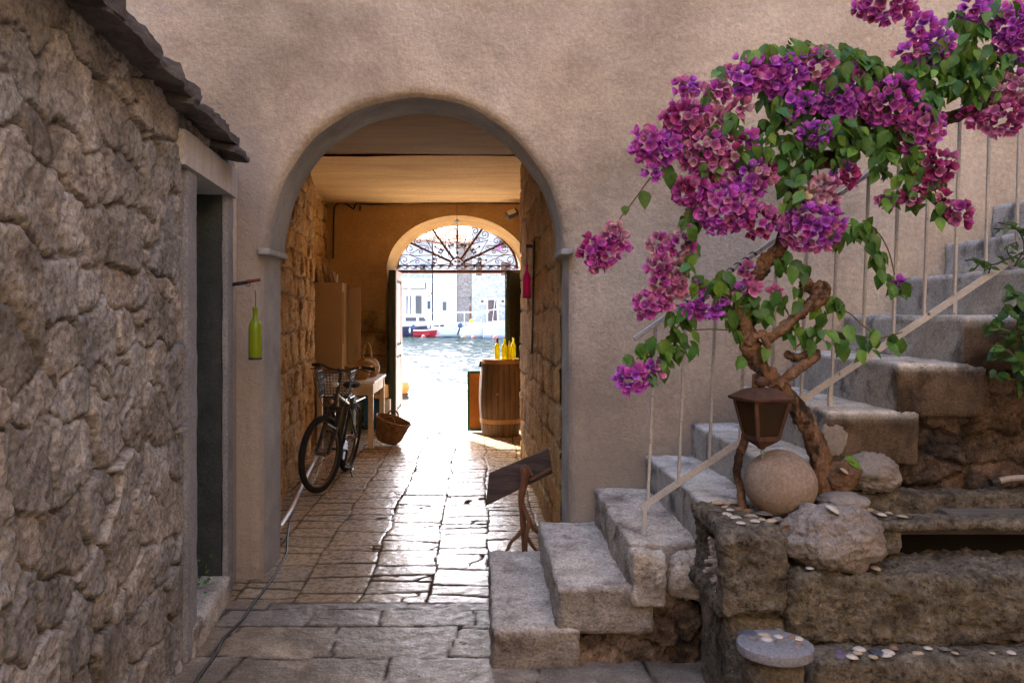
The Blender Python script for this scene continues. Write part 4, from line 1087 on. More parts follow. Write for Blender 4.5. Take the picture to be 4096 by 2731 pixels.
MB().tube([bo + Vector((.165*math.cos(a), .165*math.sin(a), .163)) for a in np.linspace(0,2*PI,33)[:-1]], .010, 7, closed=True).build('rim', M['wicker'], b1)
bo2 = P(1470, 1500, 9.85); bo2.z = tz
b2 = thing('wicker_basket', bo2, 'round golden wicker basket with a tall hoop handle at the back of the cream table', 'basket')
woven(b2, 'bowl', [(0,.004),(.10,.004),(.145,.05),(.155,.12),(.135,.19),(.09,.23),(.08,.225),(.12,.18),(.13,.06),(.08,.02),(0,.015)], bo2, M['wicker'])
MB().tube([bo2 + Vector((.055*math.cos(a)+.0, -.02, .22 + .21*math.sin(a))) for a in np.linspace(PI,0,17)], .011, 7).build('handle', M['wicker'], b2)
p = bo2 + Vector((.09,-.11,.15)); tag(MB().tube(crom([tuple(p+Vector(v)) for v in ((-.10,-.02,.07),(-.04,-.06,.065),(.02,-.06,.03),(.05,-.05,-.01))]), .014, 6, squash=.4).build('white_ribbon', mat('white_cloth', (.8,.78,.74), rough=.8, bump=.2), None, base=p), 'white strip of cloth draped over the round wicker basket', 'cloth')
# floor basket, tipped
fo = P(1560, 1786, 9.28); fo.z = 0; fo.x = P(1545,0,9.4).x; fo.y = 9.45
M3 = Matrix.Rotation(.30, 3, 'Y') @ Matrix.Rotation(.12, 3, 'X')
b3 = thing('floor_basket', fo, 'brown wicker shopping basket with hoop handle sagging on the passage floor', 'basket')
woven(b3, 'bowl', [(0,.006),(.12,.006),(.16,.06),(.185,.16),(.215,.29),(.205,.292),(.175,.16),(.15,.06),(.10,.02),(0,.016)], fo + Vector((0,0,.035)), M['wicker_d'], 72, M3, .8)
MB().tube([fo + Vector((0,0,.035)) + M3 @ Vector((.215*math.cos(a), .172*math.sin(a), .29)) for a in np.linspace(0,2*PI,41)[:-1]], .011, 7, closed=True).build('rim', M['wicker_d'], b3)
for s in (-1, 1):
    MB().tube([fo + Vector((0,0,.035)) + M3 @ Vector((.065*math.cos(a)-.03, s*.165, .285 + .075*math.sin(a))) for a in np.linspace(0,PI,15)], .011, 7).build('handle', M['wicker_d'], b3)
M['green_metal'] = mat('green_cabinet', (.085,.13,.07), (.13,.18,.10), rough=.5, bump=.1, scale=3)
gx0, gx1 = P(1366,0,10.12).x, P(1424,0,10.12).x
gc = thing('green_cabinet', ((gx0+gx1)/2,10.2,0), 'small dull green metal cabinet on short feet under the cream table', 'cabinet')
MB().box((gx0,10.0,.09),(gx1,10.22,.56)).build('body', M['green_metal'], gc, bevel=.005)
MB().box((gx1-.018,9.982,.11),(gx1-.001,9.999,.55)).build('door_edge', mat('pale_green_edge', (.35,.45,.28), rough=.5, bump=0), gc)
MB().cbox((gx1-.09,9.985,.30),(.09,.02,.022)).build('handle', M['iron'], gc, bevel=.003)
for x in (gx0+.02, gx1-.045):
    MB().box((x,10.01,0),(x+.025,10.035,.09)).build('foot', M['iron'], gc)
M['blue'] = mat('blue_plastic', (.015,.085,.17), (.02,.11,.21), rough=.45, bump=.05)
M['carton'] = mat('white_carton', (.72,.70,.66), rough=.6, bump=.05)
bt = thing('blue_tub', (-1.45,10.75,0), 'deep blue plastic tub on the floor behind the cream table leg', 'tub')
mb = MB(); xa, xb = P(1450,0,10.72).x, P(1531,0,10.72).x; mb.box((xa,10.72,0),(xb,11.05,.395)); mb.build('body', M['blue'], bt, bevel=.012)
MB().box((xa-.012,10.708,.40),(xb+.012,11.062,.425)).build('rim', M['blue'], bt, bevel=.004)
ct = thing('carton', (P(1543,0,10.7).x,10.75,0), 'white and blue carton standing upright against the blue tub', 'carton')
MB().box((xb+.016,10.70,.0),(xb+.10,10.9,.18)).build('blue_band', mat('blue_print', (.04,.16,.42), rough=.5, bump=0), ct)
MB().box((xb+.016,10.70,.1801),(xb+.10,10.9,.41)).build('white_band', M['carton'], ct)
M['crate'] = mat('fruit_crate_wood', (.62,.36,.13), (.74,.48,.21), scale=8, rough=.65, bump=.3, stretch=(.5,1,3))
cx0, cx1 = P(1500,0,10.72).x, P(1569,0,10.72).x
cr = thing('fruit_crate', ((cx0+cx1)/2,10.85,.43), 'open shallow wooden fruit crate with red lettering on top of the blue tub', 'crate')
zc0, zc1 = .428, P(0,1534,10.72).z
MB().box((cx0,10.70,zc0),(cx1-.11,10.715,zc1)).build('end_board', M['crate'], cr)
MB().add([(cx1-.109,10.70,zc0),(cx1-.109,10.70,zc1),(cx1,11.12,zc1-.08),(cx1,11.12,zc0),(cx1-.121,10.716,zc0),(cx1-.121,10.716,zc1),(cx1-.012,11.12,zc1-.08),(cx1-.012,11.12,zc0)], [(0,1,2,3),(7,6,5,4),(0,4,5,1),(1,5,6,2),(2,6,7,3),(3,7,4,0)]).build('side_board', M['crate'], cr)
MB().box((cx0,10.716,zc0),(cx1-.122,11.1,zc0+.012)).build('bottom_board', M['crate'], cr)
def text(body, size, loc, m, parent=None, name='lettering', rot=(PI/2,0,0), ext=.001, sx=1):
    c = bpy.data.curves.new(name, 'FONT'); c.body = body; c.size = size; c.extrude = ext; c.align_x = 'CENTER'; c.align_y = 'CENTER'
    o = bpy.data.objects.new(name, c); COL.objects.link(o)
    dg = bpy.context.evaluated_depsgraph_get(); me = bpy.data.meshes.new_from_object(o.evaluated_get(dg)); bpy.data.objects.remove(o)
    o = bpy.data.objects.new(name, me); COL.objects.link(o); me.materials.clear(); me.materials.append(m)
    o.rotation_euler = rot; o.scale = (sx,1,1)
    o.parent = parent; o.location = Vector(loc) - (wloc(parent) if parent else Vector((0,0,0)))
    return o
M['redprint'] = mat('red_print', (.45,.05,.02), rough=.7, bump=0)
text('ndnej', .085, ((cx0+cx1-.11)/2+.01, 10.6985, (zc0+zc1)/2-.02), M['redprint'], cr, sx=.8)

# ---------------- barrel, bottles, board
M['oak'] = mat('old_oak_staves', (.085,.045,.02), (.185,.10,.045), scale=9, rough=.6, bump=.5, bscale=50, stretch=(2.5,2.5,.25), spec=.35, c3=(.07,.035,.02), s3=3)
M['hoop'] = mat('rusty_hoop', (.28,.13,.045), (.40,.20,.07), scale=14, rough=.6, bump=.3, spec=.4)
bx, by = .272, 10.27
ba = thing('oak_barrel', (bx,by,0), 'old brown oak barrel with rusty hoops standing by the harbour doorway', 'barrel')
def br(z): return .245 + .042*(1 - ((z-.5)/.5)**2)
vs, fs, cs = [], [], []
nst, sub = 22, 5; zs = np.linspace(0,1.0,22); n = nst*sub
rb = random.Random(4); sc = [rb.uniform(.9,1.1) for _ in range(nst)]
for z in zs:
    for i in range(n):
        a = 2*PI*i/n; gsh = -.004 if i % sub == 0 else 0
        r = br(z) + gsh; vs.append((bx + r*math.cos(a), by + r*math.sin(a), z)); q = sc[i//sub] * (.55 if i % sub == 0 else 1); cs.append((q,q,q))
for j in range(len(zs)-1):
    for i in range(n): fs.append((j*n+i, j*n+(i+1)%n, (j+1)*n+(i+1)%n, (j+1)*n+i))
fs.append(tuple(range(n-1,-1,-1)))
mb = MB(); mb.add(vs, fs, cs); mb.build('staves', M['oak'], ba, sharp=60)
MB().lathe([(0,.985),(.236,.985),(.236,.978),(0,.978)], (bx,by,0), 40).build('head', M['oak'], ba)
for za, zb in ((.945,1.004),(.17,.225)):
    MB().lathe([(br(za)+.001,za),(br(za)+.006,za),(br(zb)+.006,zb),(br(zb)-.004,zb)], (bx,by,0), 48).build('hoop', M['hoop'], ba)
a = math.radians(-100); MB().rock((bx+br(.56)*math.cos(a), by+br(.56)*math.sin(a), .56), (.016,.012,.016), 1, 0, 2, fine=0).build('bung', M['hoop'], ba)
MB().tube([(bx-.262,by-.05,.97),(bx-.275,by-.05,.90)], [.014,.02], 7).build('hook', M['iron'], ba)
for px, Y, lab, cap in ((1989,10.2,'yellow green bottle with a dark red neck, first on the barrel from the water side',M['cork']),(2018,10.16,'yellow bottle with an amber neck, second on the barrel from the water side',None),(2038,10.10,'short dark yellow bottle standing in front on the barrel',None),(2053,10.26,'yellow bottle nearest the passage wall on the barrel',None)):
    p = P(px,0,Y); bottle((p.x,Y,.986), M['glass_yellow'], lab, 'bottles on the oak barrel', .86 if 'short' in lab else .97, cap=cap)
M['orange'] = mat('orange_board', (.40,.13,.015), (.50,.19,.03), rough=.7, bump=.2, scale=6)
M['gframe'] = mat('green_frame', (.015,.09,.06), (.02,.12,.08), rough=.5, bump=.1)
Yb = 10.50; bx0, bx1 = P(1869,0,Yb).x, P(1945,0,Yb).x
bd = thing('framed_board', ((bx0+bx1)/2,Yb,0), 'orange board in a dark green frame leaning behind the barrel', 'board')
zt_, lean_ = P(0,1484,Yb).z, .06
def fb(x0,x1,z0,z1,y=0,th=.025):
    vs = []
    for dy in (0, th):
        for x, z in ((x0,z0),(x1,z0),(x1,z1),(x0,z1)): vs.append((x, Yb + y + dy + lean_*z, z))
    return vs, [(0,1,2,3),(7,6,5,4),(0,4,5,1),(1,5,6,2),(2,6,7,3),(3,7,4,0)]
mb = MB(); mb.add(*fb(bx0+.03,bx1-.03,.035,zt_-.035,.008,.012)); mb.build('panel', M['orange'], bd)
mb = MB()
for q in ((bx0,bx0+.032,.01,zt_),(bx1-.032,bx1,.01,zt_),(bx0+.033,bx1-.033,.01,.045),(bx0+.033,bx1-.033,zt_-.035,zt_)): mb.add(*fb(*q))
mb.build('frame', M['gframe'], bd)
MB().tube([(bx0+.03,Yb+.03,zt_+.003),(bx0+.05,Yb+.02,zt_+.015),(bx0+.07,Yb+.03,zt_+.002)], .003, 5).build('string', M['rope'], bd)

# ---------------- wiring and lamps of the far wall
yy = YF - .015
w1 = [(1333,1035),(1334,960),(1336,850),(1342,822),(1362,812),(1384,816),(1402,828),(1415,835),(1423,815),(1445,814),(1480,818),(1560,815),(1640,812),(1740,811),(1830,812),(1940,810),(2000,812),(2085,813)]
cp = crom([tuple(P(x,y,yy)) for x, y in w1], 4)
tag(MB().tube(cp, .012, 6).build('wall_cable', M['cable'], None, base=cp[0]), 'black electric cable run along the top of the far passage wall', 'cable')
p = P(1441,833,yy); tag(MB().tube([p + Vector((0,0,.03)), p - Vector((.004,.01,.04))], [.016,.011], 8).build('bulb_holder', M['iron'], None, base=p), 'small dark empty bulb holder on the cable at the top of the far wall', 'bulb holder')
fl = thing('floodlight', P(2050,858,11.36), 'small floodlight with a pale glass front on the far passage wall', 'light')
Mx = Matrix.Rotation(math.radians(-28),3,'X') @ Matrix.Rotation(math.radians(-25),3,'Y')
p = P(2048,855,11.2)
MB().cbox(p, (.17,.09,.10), Mx).build('housing', M['iron'], fl, bevel=.01)
MB().cbox(p + Mx @ Vector((-.01,-.05,.0)), (.13,.012,.075), Mx).build('lens', mat('floodlight_glass', (.75,.66,.52), rough=.2, bump=0), fl, bevel=.004)
MB().bar(p + Vector((.02,.03,.02)), (p.x+.03,YF,p.z+.05), .02, .03).build('arm', M['iron'], fl)
hl = thing('hanging_lamp', P(1828,878,11.5), 'small enamel shade and glass drops hanging in the doorway arch', 'lamp')
q0 = P(1828,815,11.35); q1 = P(1828,878,11.35)
MB().tube([q0, q1], .003, 5).build('wire', M['cable'], hl)
M['enamel'] = mat('blue_white_enamel', (.36,.47,.58), (.62,.68,.72), rough=.3, bump=0, scale=14)
MB().lathe([(.004,.035),(.012,.03),(.02,.012),(.055,-.01),(.058,-.016),(.05,-.012),(.0,.0)], P(1828,885,11.35), 20).build('shade', M['enamel'], hl)
MB().tube([q1, P(1828,1020,11.35)], .0045, 6).build('stem', M['rust'], hl)
for py, r in ((915,.035),(975,.03),(1000,.035),(1022,.03)):
    MB().lathe([(0,.02),(r*.5,.015),(r,-.005),(r*.8,-.01),(0,0)], P(1828,py,11.35), 14).build('drop', M['enamel'], hl)
# ================================================================== bougainvillea
M['bark'] = mat('vine_bark', (.12,.062,.03), (.28,.16,.088), scale=16, rough=.85, bump=.8, bscale=45, bdist=.012, stretch=(1,1,.5), c3=(.035,.02,.012), s3=14, t3=(.48,.62), pits=.5, pscale=70, spec=.25)
M['leaf'] = mat('vine_leaf', (.055,.14,.022), (.10,.215,.04), scale=20, rough=.42, bump=.25, bscale=60, spec=.45, transl=.30, fine=.2, tcol=(1.2,1.1,.4))
M['bract'] = mat('papery_bract', (.80,.80,.80), (1,1,1), scale=45, rough=.6, bump=.25, bscale=120, spec=.2, transl=.38, fine=.2)
M['leaf_dark'] = mat('shrub_leaf', (.025,.07,.012), (.05,.12,.022), scale=20, rough=.45, bump=.2, spec=.4, transl=.25)
M['twig'] = mat('green_twig', (.10,.075,.035), (.17,.13,.06), rough=.8, bump=.3)
YV = 3.40
Z2 = lambda x, y, d=0.: P(2400 + x/1.387, y/1.387, YV + d)
Z3 = lambda x, y, d=0.: P(2400 + x/1.307, 900 + y/1.307, YV + d)
vb = Z3(1175,1340,.0); vb.z = .74
vine = thing('bougainvillea', vb, 'old bougainvillea with gnarled trunk and heavy magenta flower clusters over the stair railing', 'flowering vine')
def limb(name, pts, rad, par=vine, n=10, sd=0, knob=.12, m=None):
    c = crom([tuple(p) for p in pts], 14); k = len(c)
    r = np.interp(np.linspace(0, len(rad)-1, k), range(len(rad)), rad)
    r = [a * (1 + knob*mnoise.noise(Vector((i*.18, sd*5.1, 0))) + .6*knob*mnoise.noise(Vector((i*.5, sd, 4)))) for i, a in enumerate(r)]
    mb = MB().tube(c, r, n + 10)
    v = np.array(mb.v); ax = fbm(v*22 + sd, 3, sd)
    v += np.stack([fbm(v*70 + 5, 3, sd+4), fbm(v*70 + 9, 3, sd+5), fbm(v*70 + 14, 3, sd+6)], 1) * np.mean(rad) * .34
    v += (np.stack([fbm(v*16 + 3, 3, sd+1), fbm(v*16 + 9, 3, sd+2), fbm(v*16 + 14, 3, sd+3)], 1)) * np.mean(rad) * .42
    mb.v = [tuple(q) for q in v]
    return mb.build(name, m or M['bark'], par, sharp=50)
trunk = limb('trunk', [vb, Z3(1160,1290), Z3(1120,1130), Z3(1055,990), Z3(980,890), Z3(900,805), Z3(835,735), Z3(795,665), Z3(772,595), Z3(750,505), Z3(728,430), Z3(735,370,.02), Z3(770,315,.03), Z3(830,255,.03), Z3(875,190,.04), Z3(955,95,.05), Z2(1092,985,.05), Z2(1170,905,.05), Z2(1330,870,.06), Z2(1430,800,.07), Z2(1600,730,.08), Z2(1900,665,.08), Z2(2100,600,.08), Z2(2420,545,.08)],
      [.058,.048,.042,.040,.036,.036,.038,.042,.04,.033,.03,.026,.024,.030,.034,.032,.03,.032,.036,.034,.028,.026,.026,.024], sd=2)
limb('stub_branch', [Z3(860,610,-.02), Z3(930,560,-.04), Z3(1000,500,-.05), Z3(1090,430,-.05), Z3(1140,385,-.05), Z3(1150,340,-.04), Z3(1128,310,-.03)], [.022,.021,.022,.023,.036,.042,.030], sd=5)
limb('stub_branch', [Z3(1140,370,-.03), Z3(1100,330,.0), Z3(1070,305,.0), Z3(1062,330,.01)], [.022,.024,.026,.018], sd=6)
limb('stub_branch', [Z3(935,838,-.03), Z3(985,790,-.04), Z3(1050,740,-.04), Z3(1110,700,-.03), Z3(1128,672,-.02), Z3(1100,668,-.01), Z3(1050,690,0), Z3(1000,690,.0), Z3(968,668,.0)], [.022,.020,.021,.023,.020,.019,.018,.017,.013], sd=7)
limb('stub_branch', [Z3(775,620,-.04), Z3(810,585,-.05), Z3(850,568,-.05), Z3(862,600,-.05), Z3(880,640,-.045)], [.02,.017,.015,.017,.014], sd=8)
r0 = Z3(748,1430,-.02); r0.z = .74
limb('root_stem', [r0, Z3(735,1370), Z3(716,1300), Z3(722,1235), Z3(748,1160), Z3(765,1090), Z3(790,980,.02), Z3(805,880,.03), Z3(815,780,.01)], [.017,.017,.016,.018,.018,.016,.015,.014,.014], sd=9)

def leaf(mb, p, d, nrm, L, wd, col, curl=.25):
    d = d.normalized(); s = d.cross(nrm)
    if s.length < 1e-4: s = d.orthogonal()
    s.normalize(); u = s.cross(d)
    vs = [p]; rows = ((.18,.72),(.42,1.0),(.70,.66))
    for t, w in rows:
        dz = -curl*L*t*t
        c = p + d*(L*t) + u*dz
        vs += [c + s*(w*wd/2) + u*(.20*w*wd), c, c - s*(w*wd/2) + u*(.20*w*wd)]
    vs.append(p + d*L - u*(curl*L))
    fs = [(0,1,2),(0,2,3)]
    for r in (0,1):
        a = 1 + 3*r; fs += [(a,a+3,a+4,a+1),(a+1,a+4,a+5,a+2)]
    fs += [(7,10,8),(8,10,9)]
    mb.add(vs, fs, col)
def rv(a=1): return Vector((R.uniform(-a,a), R.uniform(-a,a), R.uniform(-a,a)))
def leafcol():
    q = R.random(); k = R.uniform(.65,1.35)
    if q < .24: return (1.75*k, 1.5*k, 1.0*k)
    if q < .45: return (.75*k, .95*k, 1.15*k)
    return (k, k, .9*k)
def leaf_blob(mb, T, cx, cy, rx, ry, n, dep=.05, d0=0., L=.074, down=.8):
    for _ in range(n):
        a, r = R.uniform(0, 2*PI), math.sqrt(R.random())
        p = T(cx + rx*r*math.cos(a), cy + ry*r*math.sin(a), d0 + R.uniform(-dep,dep))
        d = Vector((.75*math.cos(a)*r + R.uniform(-.5,.5), R.uniform(-.6,.25), -down + R.uniform(-.45,.45)))
        nr = Vector((R.uniform(-.5,.5), -.55 + R.uniform(-.4,.3), .6 + R.uniform(-.4,.4)))
        l = L*R.uniform(.62,1.15)
        leaf(mb, p - d.normalized()*l*.5, d, nr, l, l*R.uniform(.58,.72), leafcol(), R.uniform(.0,.4))
mb = MB()
for b in ((1000,300,120,35,12),(1120,270,70,30,8),(1290,290,110,30,10),(1390,330,110,40,14),(1480,400,120,60,22),(1330,420,110,70,16),(870,330,80,30,7),
          (960,690,110,90,12),(880,840,80,60,9),(1330,700,90,60,9),(1420,790,140,90,20),(1300,850,110,90,14),(1090,870,110,110,16),(1020,960,50,120,9),(1150,970,50,70,6),(1000,600,60,60,5),
          (1560,830,100,90,16),(1640,760,90,80,12),(1560,980,50,60,4),(1700,880,90,60,8),(1800,950,90,70,7),(1600,450,160,60,18),(1720,500,150,80,18),(1830,480,140,90,18),(1850,590,60,60,6),(1900,370,190,60,18),
          (2040,450,140,90,18),(2000,270,80,100,12),(1880,270,80,50,8),(1990,110,60,60,6),(2100,200,110,80,10),(2210,370,90,70,12),(2300,340,60,50,6),(2200,60,120,50,8),(2110,330,60,70,8),(2060,560,90,40,5),(2200,560,80,50,5),
          (680,430,50,35,4),(590,540,40,50,4),(740,680,60,50,6),(690,740,60,50,4),(380,980,45,50,3),(380,720,40,30,2),(500,1250,55,60,6),(510,1390,40,80,6),(470,1480,40,40,3),(620,930,60,60,4),(800,900,60,60,6),
          (1900,1200,35,50,3),(1810,1120,40,50,3),(1620,1100,50,60,5),(1750,1120,30,50,3),(1690,1010,50,50,4),(1860,1000,50,60,4),(1330,1300,50,50,4),(1420,1290,50,60,5),(1480,1270,40,40,3),(1260,760,100,80,7),(1130,1090,40,40,3),(1050,1150,50,60,4),(1390,540,60,50,4)):
    leaf_blob(mb, Z2, *b[:4], int(b[4]*2.0), .12, -.03)
for b in ((1400,620,420,170,120),(1900,430,330,130,80),(1150,720,230,190,60),(1000,500,260,120,50),(560,760,250,140,40)):     # shaded leaves inside the crown
    leaf_blob(mb, Z2, *b, .09, .05, .078)
for b in ((560,320,90,40,8),(660,320,60,50,7),(740,370,50,50,6),(800,450,50,60,7),(860,480,40,50,4),(690,500,30,50,3),(640,450,30,30,2),(450,490,35,40,3),(365,510,25,35,2),(380,580,40,30,3),(490,630,25,50,2),(415,660,50,60,5),(300,640,60,40,5),(205,690,45,40,4),(330,730,40,50,3),(150,690,15,35,1),(270,815,20,20,1),(720,590,20,45,2),(735,740,15,20,1),(862,690,15,30,1),
          (950,410,45,60,4),(1040,400,50,50,4),(1230,420,50,40,5),(1150,480,50,35,4),(1000,570,40,70,4),(1080,590,50,60,5),(1140,560,30,40,2),(1215,620,45,50,3),(1270,640,20,40,1),(1370,660,25,60,2),(1440,630,40,50,3),(1520,630,25,50,2),(1570,630,20,20,1),(1300,560,20,15,1),(1010,250,30,50,3),(1090,240,35,35,2),(930,220,35,35,3),(970,165,20,15,1),(1235,70,40,45,4),(1300,70,30,40,2),(1390,60,30,50,2),(1460,170,30,70,5),(1430,100,30,30,2),(1470,280,25,20,1),(1510,295,20,15,1),(1535,360,30,40,2),(1580,345,40,40,3),(600,360,60,40,4)):
    leaf_blob(mb, Z3, *b[:4], int(b[4]*1.8 + .5), .06, -.03, .082)
leaf(mb, Z2(240,1055), Vector((.1,-.2,-1)), Vector((0,-1,.2)), .085, .060, (1,1,.9)); leaf(mb, Z2(135,1140), Vector((.1,-.2,-1)), Vector((0,-1,.2)), .045, .04, (1,1,.9))
leaf(mb, Z2(370,905), Vector((.0,-.2,-1)), Vector((0,-1,.2)), .09, .062, (.9,1,.9))
for k in range(4): leaf(mb, Z2(1065 + k*4, 250 - k*4), Vector((R.uniform(-1,1),0,.8)), rv(), .03, .014, (1.3,1.3,.9))
mb.build('foliage', M['leaf'], vine, sharp=180)
mb = MB()
for pts, T in (([(105,1220),(190,1110),(280,985)],Z2), ([(1210,985),(1207,900),(1217,800)],Z2), ([(1340,1240),(1450,1250),(1540,1290),(1600,1390),(1635,1525)],Z2), ([(480,550),(580,545),(680,550)],Z3), ([(1150,470),(1280,450),(1380,530),(1450,580)],Z3),
               ([(190,700),(320,620),(450,480),(560,330),(700,300),(790,300)],Z3), ([(1010,650),(1150,555),(1300,570),(1450,590),(1580,560)],Z3), ([(450,1290),(500,1200),(560,1100),(640,1000)],Z2), ([(1560,1000),(1600,900),(1650,830)],Z2), ([(1900,1150),(1850,1040),(1800,930)],Z2), ([(500,1480),(520,1300),(560,1150)],Z2), ([(2050,560),(2000,480),(1960,420)],Z2), ([(2200,350),(2290,400),(2352,430)],Z2), ([(1400,0+300),(1500,390),(1560,500)],Z2), ([(1750,1180),(1720,1080),(1680,960)],Z2)):
    MB().tube(crom([tuple(T(x,y,.0)) for x, y in pts], 5), .0032, 5).build('twig', M['twig'], vine)

PINK, MAG, PUR, DARK, PALE, CREAM = (.77,.25,.50), (.72,.13,.58), (.68,.15,.78), (.50,.06,.24), (.84,.46,.54), (.92,.70,.42)
def bract(mb, p, d, nrm, L, col):
    d = d.normalized(); s = d.cross(nrm)
    if s.length < 1e-4: s = d.orthogonal()
    s.normalize(); u = s.cross(d); w = L*.84
    base = tuple(c*.62 for c in col); mid = col; tip = tuple(min(1,c*1.22+.02) for c in col)
    k = R.uniform(.05,.22)
    vs = [p]; cs = [base]
    for t, ww, cc in ((.3,.85,base),(.62,1.0,mid),(.86,.58,tip)):
        c = p + d*(L*t) + u*(k*L*(t*t))
        for q in (1,0,-1):
            vs.append(c + s*(q*ww*w/2) + u*((.16*abs(q) + R.uniform(-.05,.05))*w*ww)); cs.append(cc if q else tuple(x*.85 for x in cc))
    vs.append(p + d*L*1.02 + u*(k*L)); cs.append(tip)
    fs = [(0,1,2),(0,2,3)]
    for r in (0,1):
        a = 1 + 3*r; fs += [(a,a+3,a+4,a+1),(a+1,a+4,a+5,a+2)]
    fs += [(7,10,8),(8,10,9)]
    mb.add(vs, fs, cs)
def cluster(T, sc, cx, cy, rx, ry, cols, d0=-.08, name='flower_cluster'):
    c = T(cx, cy, d0); a = rx/sc*YV/F; b = ry/sc*YV/F; dp = (a + b)*.45
    mb = MB(); L = .040
    n = max(8, int(3.4*(a*b + a*dp + b*dp)*4.19/ (L*L*3.3)))
    for k in range(n):
        z = 1 - 2*(k + .5)/n; t = k*2.39996; q = math.sqrt(1 - z*z)
        nr = Vector((q*math.cos(t), z, q*math.sin(t)))
        rr = R.uniform(.70,1.06)
        rr *= 1 + .22*mnoise.noise(nr*2.2 + c*9); p = c + Vector((nr.x*a*rr, nr.y*dp*rr, nr.z*b*rr)) + rv(.008)
        nr = (nr + rv(.35)).normalized(); t1 = nr.orthogonal().normalized(); t2 = nr.cross(t1); ph = R.uniform(0, 2*PI)
        col = R.choice(cols); kk = R.uniform(.78,1.22); col = tuple(min(.95, x*kk) for x in col)
        fl = R.uniform(.55,1.25); l = L*R.uniform(.75,1.12)
        for j in range(3):
            e = t1*math.cos(ph + j*2.0944) + t2*math.sin(ph + j*2.0944)
            bract(mb, p - nr*.012, nr + e*fl, nr - e*.4, l, col)
        if k % 5 == 0: mb.tube([p, p + nr*.016], [.0018,.0028], 4, col=(.75,.6,.3))
    return mb.build(name, M['bract'], vine, sharp=180)
for c in ((1575,20,160,95,(DARK,MAG,MAG,PINK)),(1795,150,80,65,(PUR,MAG,PUR)),(1865,265,85,75,(PUR,PUR,MAG)),(1720,290,70,32,(PUR,MAG,PINK)),(2085,55,90,55,(PUR,PUR,MAG)),(2285,130,110,95,(PUR,PUR,MAG)),(2310,250,95,80,(PUR,PUR,MAG)),
          (490,485,65,52,(MAG,PINK,PUR)),(650,510,60,58,(PINK,MAG,PALE)),(800,430,115,95,(MAG,PUR,PINK)),(940,420,110,85,(MAG,PUR,PUR)),(1060,385,80,75,(PUR,MAG,PUR)),(1195,355,95,85,(PINK,MAG,PALE)),(990,500,55,38,(PUR,PUR)),
          (770,590,48,38,(PALE,PINK)),(1040,590,68,72,(PUR,MAG,PUR)),(1135,565,60,52,(PUR,MAG)),(1320,545,100,75,(PUR,PUR,MAG)),(1355,625,55,45,(PUR,MAG)),(1600,560,165,130,(MAG,PINK,MAG,PUR)),
          (470,650,125,85,(MAG,PINK,DARK)),(650,670,65,58,(PALE,PINK,PINK)),(260,800,85,82,(MAG,PINK,MAG)),(370,830,75,85,(PUR,MAG,PUR)),(300,950,38,45,(PUR,PUR)),(580,830,125,110,(PINK,MAG,PINK,PALE)),(600,950,95,75,(MAG,PINK,DARK)),(500,1060,85,85,(DARK,MAG,PINK)),
          (1200,740,92,58,(PUR,PUR)),(1785,705,115,82,(MAG,PUR,PINK)),(1755,800,68,58,(DARK,MAG,PINK)),(830,1000,105,95,(PINK,MAG,PUR,PALE)),(690,1150,172,138,(MAG,PINK,MAG,PUR)),(900,1220,88,85,(PINK,MAG,DARK)),
          (1360,970,75,55,(DARK,PUR)),(1240,1020,60,45,(PALE,PINK)),(1130,1125,58,45,(CREAM,CREAM,PALE)),(1220,1080,45,32,(CREAM,PALE)),(1170,1260,172,118,(MAG,PUR,PINK,PUR)),(1290,1110,50,40,(PINK,PALE)),
          (1845,925,92,90,(DARK,PINK,DARK)),(1825,1010,70,42,(DARK,PINK)),(1730,1090,45,38,(DARK,PINK)),(1600,1110,55,24,(DARK,PINK)),(1910,1110,38,34,(DARK,PINK)),(1990,1190,55,65,(DARK,PINK,MAG)),
          (2230,655,118,95,(DARK,PINK,PINK)),(2300,490,80,75,(PINK,MAG,PALE)),(2065,640,55,45,(DARK,PINK)),(2200,520,48,48,(PALE,PINK)),(930,960,40,60,(PINK,DARK)),(830,770,40,50,(MAG,DARK)),(1420,410,40,30,(PUR,MAG)),(740,860,40,70,(PALE,DARK))):
    cluster(Z2, 1.387, *c)
for c in ((15,150,68,70,(MAG,PINK)),(60,60,60,52,(PINK,PALE,MAG)),(-45,130,55,62,(MAG,DARK)),(-20,200,48,40,(MAG,PINK)),(115,95,42,38,(PINK,MAG)),(80,15,38,30,(PALE,CREAM,PINK)),
          (310,100,58,58,(PINK,PALE,MAG)),(430,95,58,66,(PINK,MAG,PALE)),(312,212,60,55,(PINK,MAG)),(400,238,58,55,(PINK,PALE)),(310,305,55,48,(PINK,MAG,PALE)),(402,325,55,55,(PINK,PALE)),(250,412,72,72,(MAG,PINK)),(330,392,48,48,(PINK,MAG)),
          (165,800,88,70,(PUR,MAG,PUR)),(272,755,46,40,(PINK,PUR)),(525,410,36,36,(PUR,)),(522,458,32,26,(PUR,MAG)),(770,250,24,34,(PUR,PINK)),(520,320,18,18,(PUR,)),(800,340,30,22,(PUR,PINK)),(640,388,28,22,(PUR,MAG)),(600,455,18,22,(PUR,)),(920,350,18,22,(PINK,)),(725,345,20,30,(PUR,PINK)),(460,440,14,20,(PUR,)),(1565,300,22,14,(PUR,))):
    cluster(Z3, 1.307, *c, d0=-.05)

